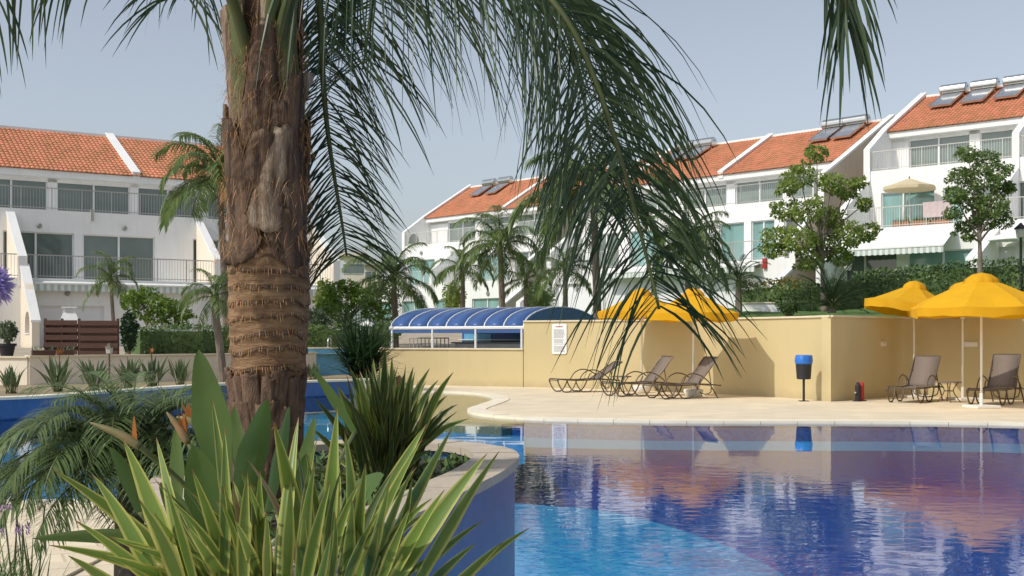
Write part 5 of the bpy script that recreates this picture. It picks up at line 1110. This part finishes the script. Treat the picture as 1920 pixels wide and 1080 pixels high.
# ring scars: ragged dark bands with a fringe of short fibres
fr_ = MB()
for k, zr_ in enumerate(rings):
    m = MB(); A, B = [], []; N3 = 90
    for j in range(N3+1):
        a = 2*math.pi*(j % N3)/N3; wob = mnoise.noise(V((math.cos(a)*1.6, math.sin(a)*1.6, zr_*2)))*.034; rr_ = rad_at(zr_)+.0085
        hgt = .007+.016*max(0, mnoise.noise(V((math.cos(a)*6, math.sin(a)*6, zr_*31)))+.25); ox = cx0(zr_)[0]
        A.append(V((rr_*math.cos(a)+ox, rr_*math.sin(a), zr_+wob+.004))); B.append(V(((rr_-.001)*math.cos(a)+ox, (rr_-.001)*math.sin(a), zr_+wob+.004-hgt)))
        if q.random() < .8: fr_.leaflet(A[-1]+V((0, 0, q.uniform(-.004, .012))), V((math.cos(a)*.15+q.uniform(-.2, .2), math.sin(a)*.15, -1)), q.uniform(.015, .04), .004, .2, 2, side=V((-math.sin(a), math.cos(a), 0)))
    m.strip(A, B); m.build('ring_scar', BOOTL, root, smooth=True)
fr_.build('ring_fringe', FIBRE, root, kind='stuff')
# stalks and fronds: rachis paths given as photo pixel + distance
def big_frond(pts, ll, seed, sideA, sideB, step=.021, wl=.017, t0=.18, spread=.75, droop=1.5, down=0.0, rr0=.03, opn=.25):
    qf = random.Random(seed); path = crom([P(*p)-PB for p in pts], 8); path = resample(path, .045); n = len(path)
    m = MB(); m.tube(path, [rr0*(1-.9*(i/(n-1))**.7)+.0025 for i in range(n)], 8); fo = m.build('frond', RACH if True else PETI, root, smooth=True)
    m = MB(); L = (n-1)*.045; s_ = L*t0; sd0, sd1 = V(sideA).normalized(), V(sideB).normalized()
    while s_ < L-.01:
        f = s_/.045; i = min(n-2, int(f)); t = s_/L; c = path[i].lerp(path[i+1], f-i); tg = (path[i+1]-path[i]).normalized(); sd = sd0.lerp(sd1, min(1, t*1.3)).normalized(); sd = (sd-tg*sd.dot(tg)).normalized()
        len_ = ll(t)*qf.uniform(.78, 1.12)
        for sg in (-1, 1):
            op = 1+opn*max(0, t-.5)/.5; d = sd*sg*spread*op*qf.uniform(.75, 1.15)+tg*qf.uniform(.45, .8)+V((qf.uniform(-.12, .12), qf.uniform(-.12, .12), qf.uniform(-.1, .25)-down))
            m.leaflet(c+sd*sg*.006, d, len_*qf.uniform(.9, 1.05), wl*qf.uniform(.8, 1.2), droop*(1-.62*max(0, t-.45)/.55)*qf.uniform(.75, 1.3), 6, side=V((qf.uniform(.3, 1), qf.uniform(-.6, .6), 0)))
        s_ += step*qf.uniform(.7, 1.3)
    m.build('leaflets', PALML, fo, kind='stuff'); return fo
Yd, Xd = (0, 1, 0), (1, 0, 0)
big_frond([(515, 120, 5.62), (545, 0, 5.5), (620, -50, 5.1), (770, -70, 4.75), (905, -65, 4.55), (1005, -25, 4.45), (1070, 50, 4.4), (1118, 155, 4.4), (1153, 260, 4.4), (1184, 370, 4.4), (1212, 480, 4.4), (1236, 580, 4.4)], lambda t: (.85+.2*min(1, max(0, t-.15)/.2)) if t < .45 else 1.05-.62*((t-.45)/.55)**.75, 1, (.35, 1, 0), (1, .25, 0), t0=.22, spread=.62, step=.0145, wl=.0125, droop=2.6)
big_frond([(530, 100, 5.75), (570, -20, 5.9), (680, -110, 5.8), (850, -150, 5.6), (970, -90, 5.5), (1050, 30, 5.45), (1090, 160, 5.4), (1108, 290, 5.4), (1120, 400, 5.4)], lambda t: .92*(1-.62*max(0, t-.6)/.4), 2, (.35, 1, 0), (.8, .5, 0), t0=.25, step=.02, wl=.0135, droop=2.8, spread=.6)
big_frond([(525, 140, 5.75), (555, 20, 5.85), (585, -60, 5.95), (600, 20, 5.95), (604, 120, 5.95), (612, 225, 5.95), (625, 320, 5.95), (640, 410, 5.95), (650, 480, 5.95)], lambda t: .56*(1-.4*max(0, t-.6)/.4), 3, Xd, Xd, t0=.34, step=.0125, wl=.014, droop=1.6)
big_frond([(540, 90, 5.85), (580, -60, 6.1), (640, -120, 6.3), (700, -60, 6.4), (690, 60, 6.4), (680, 130, 6.4)], lambda t: .66, 33, (1, .3, 0), Xd, t0=.3, step=.018, wl=.016, droop=2.4)
big_frond([(470, 120, 5.6), (430, -10, 5.45), (370, -90, 5.3), (260, -130, 5.1), (140, -120, 5.0), (40, -70, 4.95), (-40, 20, 4.9)], lambda t: .58*(1-.4*max(0, t-.6)/.4), 4, (.35, 1, 0), (.6, .6, 0), t0=.3, step=.034, droop=2.4, wl=.015)
big_frond([(468, 60, 5.8), (430, -40, 6.0), (395, -80, 6.1), (365, -60, 6.1), (345, 0, 6.1)], lambda t: .5, 5, (.8, .5, 0), Xd, t0=.4, step=.02, droop=2.4)
big_frond([(505, 60, 5.6), (560, -260, 5.3), (800, -520, 4.9), (1100, -560, 4.6), (1350, -430, 4.4), (1500, -240, 4.3), (1565, -120, 4.3), (1582, -20, 4.3), (1588, 60, 4.3)], lambda t: .66*(1-.45*max(0, t-.5)/.5), 6, Yd, (1, .2, 0), t0=.25, step=.018, droop=3.4, wl=.016, spread=.4, opn=-.55)
big_frond([(500, 60, 5.8), (520, -300, 6.1), (560, -560, 6.7), (620, -640, 7.4), (700, -560, 8.0)], lambda t: .7, 7, Xd, Xd, t0=.3, step=.04)  # extra frond above the frame, added for its shadows and reflections
big_frond([(490, 60, 5.8), (440, -250, 6.2), (330, -480, 6.8), (180, -560, 7.2), (20, -480, 7.5)], lambda t: .7, 9, (.7, .7, 0), Xd, t0=.3, step=.04)  # second unseen frond overhead, likewise added to cast shadow and reflect

# ------------------------------------------------------------------ planter plants
def strap(name, base, tip, wd, bend, mat, parent, roll=0, n=12, fold=.32, belly=.55, origin=V(), tap=.85):
    """strap leaf from base to tip, creased along the middle; UV across the blade"""
    b = V(base)-origin; e = V(tip)-origin; mid = b.lerp(e, .55)+V(bend); m = MB(); vs = []; uv = []
    toc = (V((0, 0, CZ))-(V(base)+V(tip))/2).normalized()
    for i in range(n+1):
        t = i/n; p = b*(1-t)**2+mid*2*t*(1-t)+e*t*t; d = (-b*2*(1-t)+mid*2*(1-2*t)+e*2*t).normalized()
        sd = d.cross(toc).normalized(); nn = sd.cross(d).normalized(); sd2 = (sd*math.cos(roll)+nn*math.sin(roll)); n2 = sd2.cross(d)
        w_ = wd*.5*(min(1, .5+t/belly*.5) if t < belly else ((1-t)/(1-belly))**tap)+.0006
        vs += [p-sd2*w_+n2*w_*fold, p-sd2*w_*.5+n2*w_*fold*.42, p, p+sd2*w_*.5+n2*w_*fold*.42, p+sd2*w_+n2*w_*fold]; uv += [(0, t), (.25, t), (.5, t), (.75, t), (1, t)]
    m.add(vs, [(5*i+j, 5*i+j+1, 5*i+6+j, 5*i+5+j) for i in range(n) for j in range(4)], uv); return m.build(name, mat, parent, smooth=True, uv=True)
# variegated flax in front
FB = V(((560-CX)*3.25/FP, 3.25, SZ)); root = empty('variegated_flax', FB, 0, 'yellow-edged flax with long sword leaves in the foreground', 'plant'); q = random.Random(77)
tips = [(98, 880, 330, 3.0, 46), (172, 888, 345, 2.95, 44), (230, 822, 372, 2.95, 62), (293, 820, 395, 3.1, 34), (397, 745, 420, 3.3, 30), (420, 802, 430, 3.2, 34), (464, 886, 470, 2.9, 36), (488, 882, 500, 2.95, 36), (513, 790, 548, 2.9, 60),
        (560, 782, 562, 3.2, 36), (633, 764, 625, 3.15, 44), (646, 808, 690, 3.0, 46), (686, 868, 668, 2.85, 44), (800, 795, 640, 3.2, 44), (848, 802, 690, 3.15, 44), (792, 822, 672, 2.95, 40), (914, 850, 742, 2.9, 50), (936, 846, 800, 2.95, 40),
        (834, 918, 735, 2.8, 46), (906, 976, 790, 2.9, 28), (893, 1018, 812, 2.75, 36), (943, 1016, 830, 2.7, 42), (992, 990, 850, 2.85, 30), (590, 870, 585, 2.8, 40), (620, 900, 610, 2.75, 34), (545, 900, 540, 2.75, 34), (730, 905, 700, 2.75, 36),
        (360, 880, 410, 2.85, 36), (310, 905, 392, 2.8, 34), (260, 935, 372, 2.8, 40), (420, 905, 440, 2.8, 32), (140, 975, 330, 2.75, 36), (660, 935, 650, 2.7, 34), (770, 950, 740, 2.7, 34), (500, 960, 505, 2.65, 34), (570, 965, 560, 2.65, 34), (440, 975, 455, 2.65, 34), (710, 985, 690, 2.65, 34), (350, 985, 410, 2.65, 36), (620, 1000, 612, 2.6, 34), (205, 1006, 345, 2.8, 44), (128, 1042, 330, 2.75, 44), (190, 1040, 352, 2.7, 40), (92, 1022, 320, 2.85, 38), (235, 1020, 360, 2.7, 40)]
for tx, ty, bx_, d, wpx in tips:
    ex = (bx_-560)*.35; base = V(((bx_-(bx_-560)*.25-CX)*3.2/FP, 3.2+q.uniform(-.35, .3), SZ+q.uniform(-.0, .02))); tip = P(tx, ty, d)
    sx = (tip.x-base.x); strap('leaf', base, tip, wpx*d/FP*.76, (-sx*.07+q.uniform(-.02, .02), .02, .015+abs(sx)*.06), FLAXV, root, q.uniform(-.8, .8), origin=FB)
for i in range(62):
    a = q.uniform(-1, 1); d = q.uniform(2.75, 3.6); base = V((FB.x+a*.16+q.uniform(-.05, .05), 3.25+q.uniform(-.2, .25), SZ)); tip = P(560+a*270+q.uniform(-30, 30), q.uniform(790, 960)+abs(a)**1.5*110, d)
    sx = tip.x-base.x; strap('leaf', base, tip, q.uniform(.018, .034), (-sx*.08+q.uniform(-.05, .05), .02, .02+abs(sx)*.05), FLAXV if q.random() < .68 else (FLAXD if q.random() < .75 else DRYL), root, q.uniform(-1, 1), origin=FB)
# dark flax behind it
DB = V(((722-CX)*6.35/FP, 6.35, SZ)); root = empty('dark_flax', DB, 0, 'dark green flax clump at the planter edge, right of the palm trunk', 'plant')
dt = [(722, 648, 8), (655, 688, -4), (668, 700, 0), (690, 690, 0), (775, 688, 4), (758, 700, 0), (850, 698, 10), (806, 690, 5), (822, 712, 6), (700, 672, 0), (735, 668, 0), (838, 742, 8), (858, 758, 8), (880, 785, 10), (790, 720, 2), (745, 730, 0), (640, 740, -4), (630, 720, -6)]
for tx, ty, _ in dt:
    d = 6.3+q.uniform(-.25, .25); base = V((DB.x+(tx-722)*.0006+q.uniform(-.05, .05), 6.35+q.uniform(-.12, .12), SZ)); tip = P(tx, ty, d); sx = tip.x-base.x
    strap('leaf', base, tip, 20*d/FP, (-sx*.18, 0, .04+abs(sx)*.12), FLAXD if q.random() < .6 else FLAXV, root, q.uniform(-.6, .6), origin=DB)
for i in range(150):
    a = q.gauss(0, .48); d = 6.3+q.uniform(-.4, .4); base = V((DB.x+a*.10+q.uniform(-.07, .07), 6.35+q.uniform(-.16, .16), SZ)); tip = P(722+a*130, 700+abs(a)**1.4*70+q.uniform(-30, 110), d); sx = tip.x-base.x
    strap('leaf', base, tip, q.uniform(.022, .042), (-sx*.12, 0, .02+abs(sx)*.08), FLAXD if q.random() < .8 else FLAXV, root, q.uniform(-.9, .9), n=9, origin=DB)
# bird of paradise: broad paddle leaves and crane-like flowers
SB0 = V(((430-CX)*3.9/FP, 3.9, SZ)); root = empty('bird_of_paradise_plant', SB0, 0, 'broad-leaved plant with orange beaked flowers at the foot of the big trunk', 'plant')
def paddle(base, b0, tip, wd, roll, bend=(0, 0, 0)):
    m = MB(); o = SB0; m.tube(crom([V(base)-o, (V(base)-o).lerp(V(b0)-o, .6)+V((0, 0, .01)), V(b0)-o], 4), [.011]*3+[.009]*3+[.008]*3, 7); st = m.build('leaf_stalk', PETI, root, smooth=True)
    strap('leaf', b0, tip, wd*.72, bend, STRELN, root, roll, n=16, fold=.22, belly=.42, origin=SB0, tap=.62)
for tx, ty, mx_, my_, d, wpx, roll in ((372, 655, 418, 905, 3.75, 108, .35), (500, 748, 445, 940, 3.6, 92, -.5), (362, 835, 402, 1010, 3.4, 112, .2), (541, 762, 500, 960, 3.75, 60, -.9), (592, 782, 555, 960, 3.9, 60, .8), (585, 690, 665, 810, 5.0, 34, .6), (440, 760, 455, 905, 4.0, 70, .9), (330, 800, 335, 950, 4.0, 50, .7), (205, 838, 262, 960, 3.7, 48, -.5), (60, 1010, 330, 1010, 3.2, 66, .9), (250, 985, 330, 1040, 3.3, 70, .6), (720, 890, 640, 975, 3.5, 90, .8), (700, 990, 640, 1040, 3.4, 90, .5), (480, 850, 470, 1000, 3.5, 70, -.2), (300, 905, 380, 1040, 3.5, 80, .5), (575, 850, 560, 1000, 3.6, 66, .3)):
    b0 = P(mx_, my_, d+.05); base = V(((430+(mx_-430)*.45-CX)*3.85/FP, 3.85+random.Random(tx).uniform(-.1, .1), SZ)); paddle(base, b0, P(tx, ty, d), wpx*d/FP, roll, (0, .02, .02))
def crane_flower(bx_, by_, tx, ty, d, petals=5, flip=1):
    o = SB0; base = V((SB0.x+.03, SB0.y, SZ)); a, b_ = P(bx_, by_, d), P(tx, ty, d); m = MB(); m.tube(crom([base-o, base.lerp(a, .5)+V((0, 0, .06))-o, a-o], 5), .008, 6); m.build('flower_stem', PETI, root, smooth=True)
    m = MB(); pth = [a-o, a.lerp(b_, .35)-o+V((0, 0, .008)), a.lerp(b_, .75)-o+V((0, 0, .004)), b_-o]; m.tube(crom(pth, 4), [.011, .013, .014, .014, .013, .012, .011, .010, .008, .006, .005, .003, .001], 7); m.build('flower_beak', BEAK, root, smooth=True)
    dr = (b_-a).normalized(); qf = random.Random(tx)
    for k in range(petals): m = MB(); d_ = dr*(.2+.25*k)*1+V((0, 0, 1.0))-dr*.5*(k % 2); m.leaflet(a.lerp(b_, .1)-o, d_+V((qf.uniform(-.3, .3), qf.uniform(-.2, .2), 0)), .085, .018, -.1, 4, side=V((1, 0, 0))); m.build('petal', ORANGE, root)
crane_flower(262, 838, 168, 792, 3.6, 1); crane_flower(352, 830, 312, 772, 3.9, 4); crane_flower(372, 800, 330, 782, 4.0, 5)
# feathery dwarf date palm at the left
RB = V((-1.98, 6.35, .012)); root = empty('dwarf_date_palm', RB, 0, 'feathery dwarf palm with arching fronds left of the big trunk', 'palm tree')
RBM = leafmat('feather_leaf', (.15, .215, .085), .3, .35); RF = frondset('frond', [(78, 110), (62, 125), (48, 130), (34, 115), (15, 90)], [RBM, RACH], nl=64, ll=.30, lw=.013, droop=1.1)
m = MB(); m.tube([(0, 0, -.05), (0, 0, .1), (0, 0, .45), (0, 0, .72)], [.09, .08, .075, .05], 10); m.build('trunk', BARK, root)
for i in range(84):
    j = min(4, int(5*(i+.5)/84)); link('frond', RF[j], root, (0, 0, .70), (q.uniform(-.12, .12), q.uniform(-.1, .12), i*2.399), q.uniform(.58, .86)*(1.0+.1*(j > 1)))
# society garlic tuft in the lower left corner, in a low bed
bed = [(-3.6, 6.9), (-2.4, 7.2), (-1.75, 6.9), (-1.72, 5.9), (-1.6, 4.9), (-1.9, 4.4), (-2.6, 4.3), (-3.6, 4.8)]
sheet('flower_bed', bed, .012, SOIL)
for k, (x, y, lb) in enumerate(((-2.75, 6.35, 'grassy tuft with small lilac flowers at the lower left'), (-2.45, 5.75, 'grassy tuft nearest the planter at the lower left corner'), (-3.1, 6.0, 'grassy tuft at the very left of the low flower bed'))):
    root = empty('society_garlic', (x, y, .012), 0, lb, 'plant', 'tufts in the low flower bed'); m = MB()
    for i in range(170):
        a = q.uniform(0, 6.28); m.leaflet((q.uniform(-.22, .22), q.uniform(-.2, .2), 0), (math.cos(a)*.5, math.sin(a)*.5, 1.3), q.uniform(.22, .42), .012, q.uniform(.3, 1.3), 5)
    m.build('leaves', QUEEN, root, kind='stuff')
    for i in range(5):
        s0 = V((q.uniform(-.2, .2), q.uniform(-.15, .15), 0)); e = s0+V((q.uniform(-.1, .1), q.uniform(-.08, .08), q.uniform(.45, .62))); m = MB(); m.tube([s0, s0.lerp(e, .5)+V((.01, 0, 0)), e], .004, 5); m.build('flower_stem', PETI, root)
        m = MB()
        for j in range(9):
            a = j*2.4; d = V((math.cos(a), math.sin(a), q.uniform(-.2, .8))).normalized()
            for k2 in range(5): aa = k2*1.257; u_ = d.orthogonal().normalized(); v_ = d.cross(u_); m.leaflet(e+d*.03, d*.5+u_*math.cos(aa)+v_*math.sin(aa), .018, .009, 0, 2)
        m.build('flower_head', LILAC, root)
# purple agapanthus head at the left edge
hd = P(-14, 533, 3.0); base = V((hd.x-.05, hd.y+.05, 0)); root = empty('agapanthus', base, 0, 'purple flower ball on a tall stem cut by the left edge', 'flower')
hh = hd-base; m = MB(); m.tube(crom([V((0, 0, -.01)), V((.0, 0, hh.z*.5)), hh], 4), .007, 7); m.build('stem', PETI, root, smooth=True)
for j in range(60):
    zz = 1-2*(j+.5)/60; a = j*2.399; r_ = math.sqrt(1-zz*zz); d = V((r_*math.cos(a), r_*math.sin(a), zz)); u_ = d.orthogonal().normalized(); v_ = d.cross(u_); m = MB(); c = hh+d*q.uniform(.008, .026)
    for k2 in range(6): aa = k2*1.047; m.leaflet(c, d*1.5+(u_*math.cos(aa)+v_*math.sin(aa))*.55, q.uniform(.026, .04), .013, q.uniform(0, .5), 3, side=(u_*-math.sin(aa)+v_*math.cos(aa)))
    m.build('floret', PURPLE, root)
m = MB()
for i in range(24): a = i*2.4; m.leaflet((q.uniform(-.04, .04), q.uniform(-.04, .04), 0), (math.cos(a)*.6, math.sin(a)*.6, 1), q.uniform(.35, .5), .025, 1.2, 6)
m.build('leaves', QUEEN, root, kind='stuff')
# ground cover in the planter
m = MB(); q = random.Random(31)
for i in range(700):
    x, y = q.uniform(-1.3, -.25), q.uniform(2.4, 7.5)
    if x > -.75+(y-2.5)*.12 or (y > 6.9 and x < -1.2) or x < -1.5+max(0, 5.6-y)*.33+.2: continue
    for j in range(4): a = q.uniform(0, 6.28); m.leaflet((x, y, SZ), (math.cos(a), math.sin(a), q.uniform(.6, 1.6)), q.uniform(.05, .13), .03, .8, 3)
o = m.build('ground_cover', HEDGE); tag(o, 'low leafy ground cover between the planter plants', 'ground cover', kind='stuff')
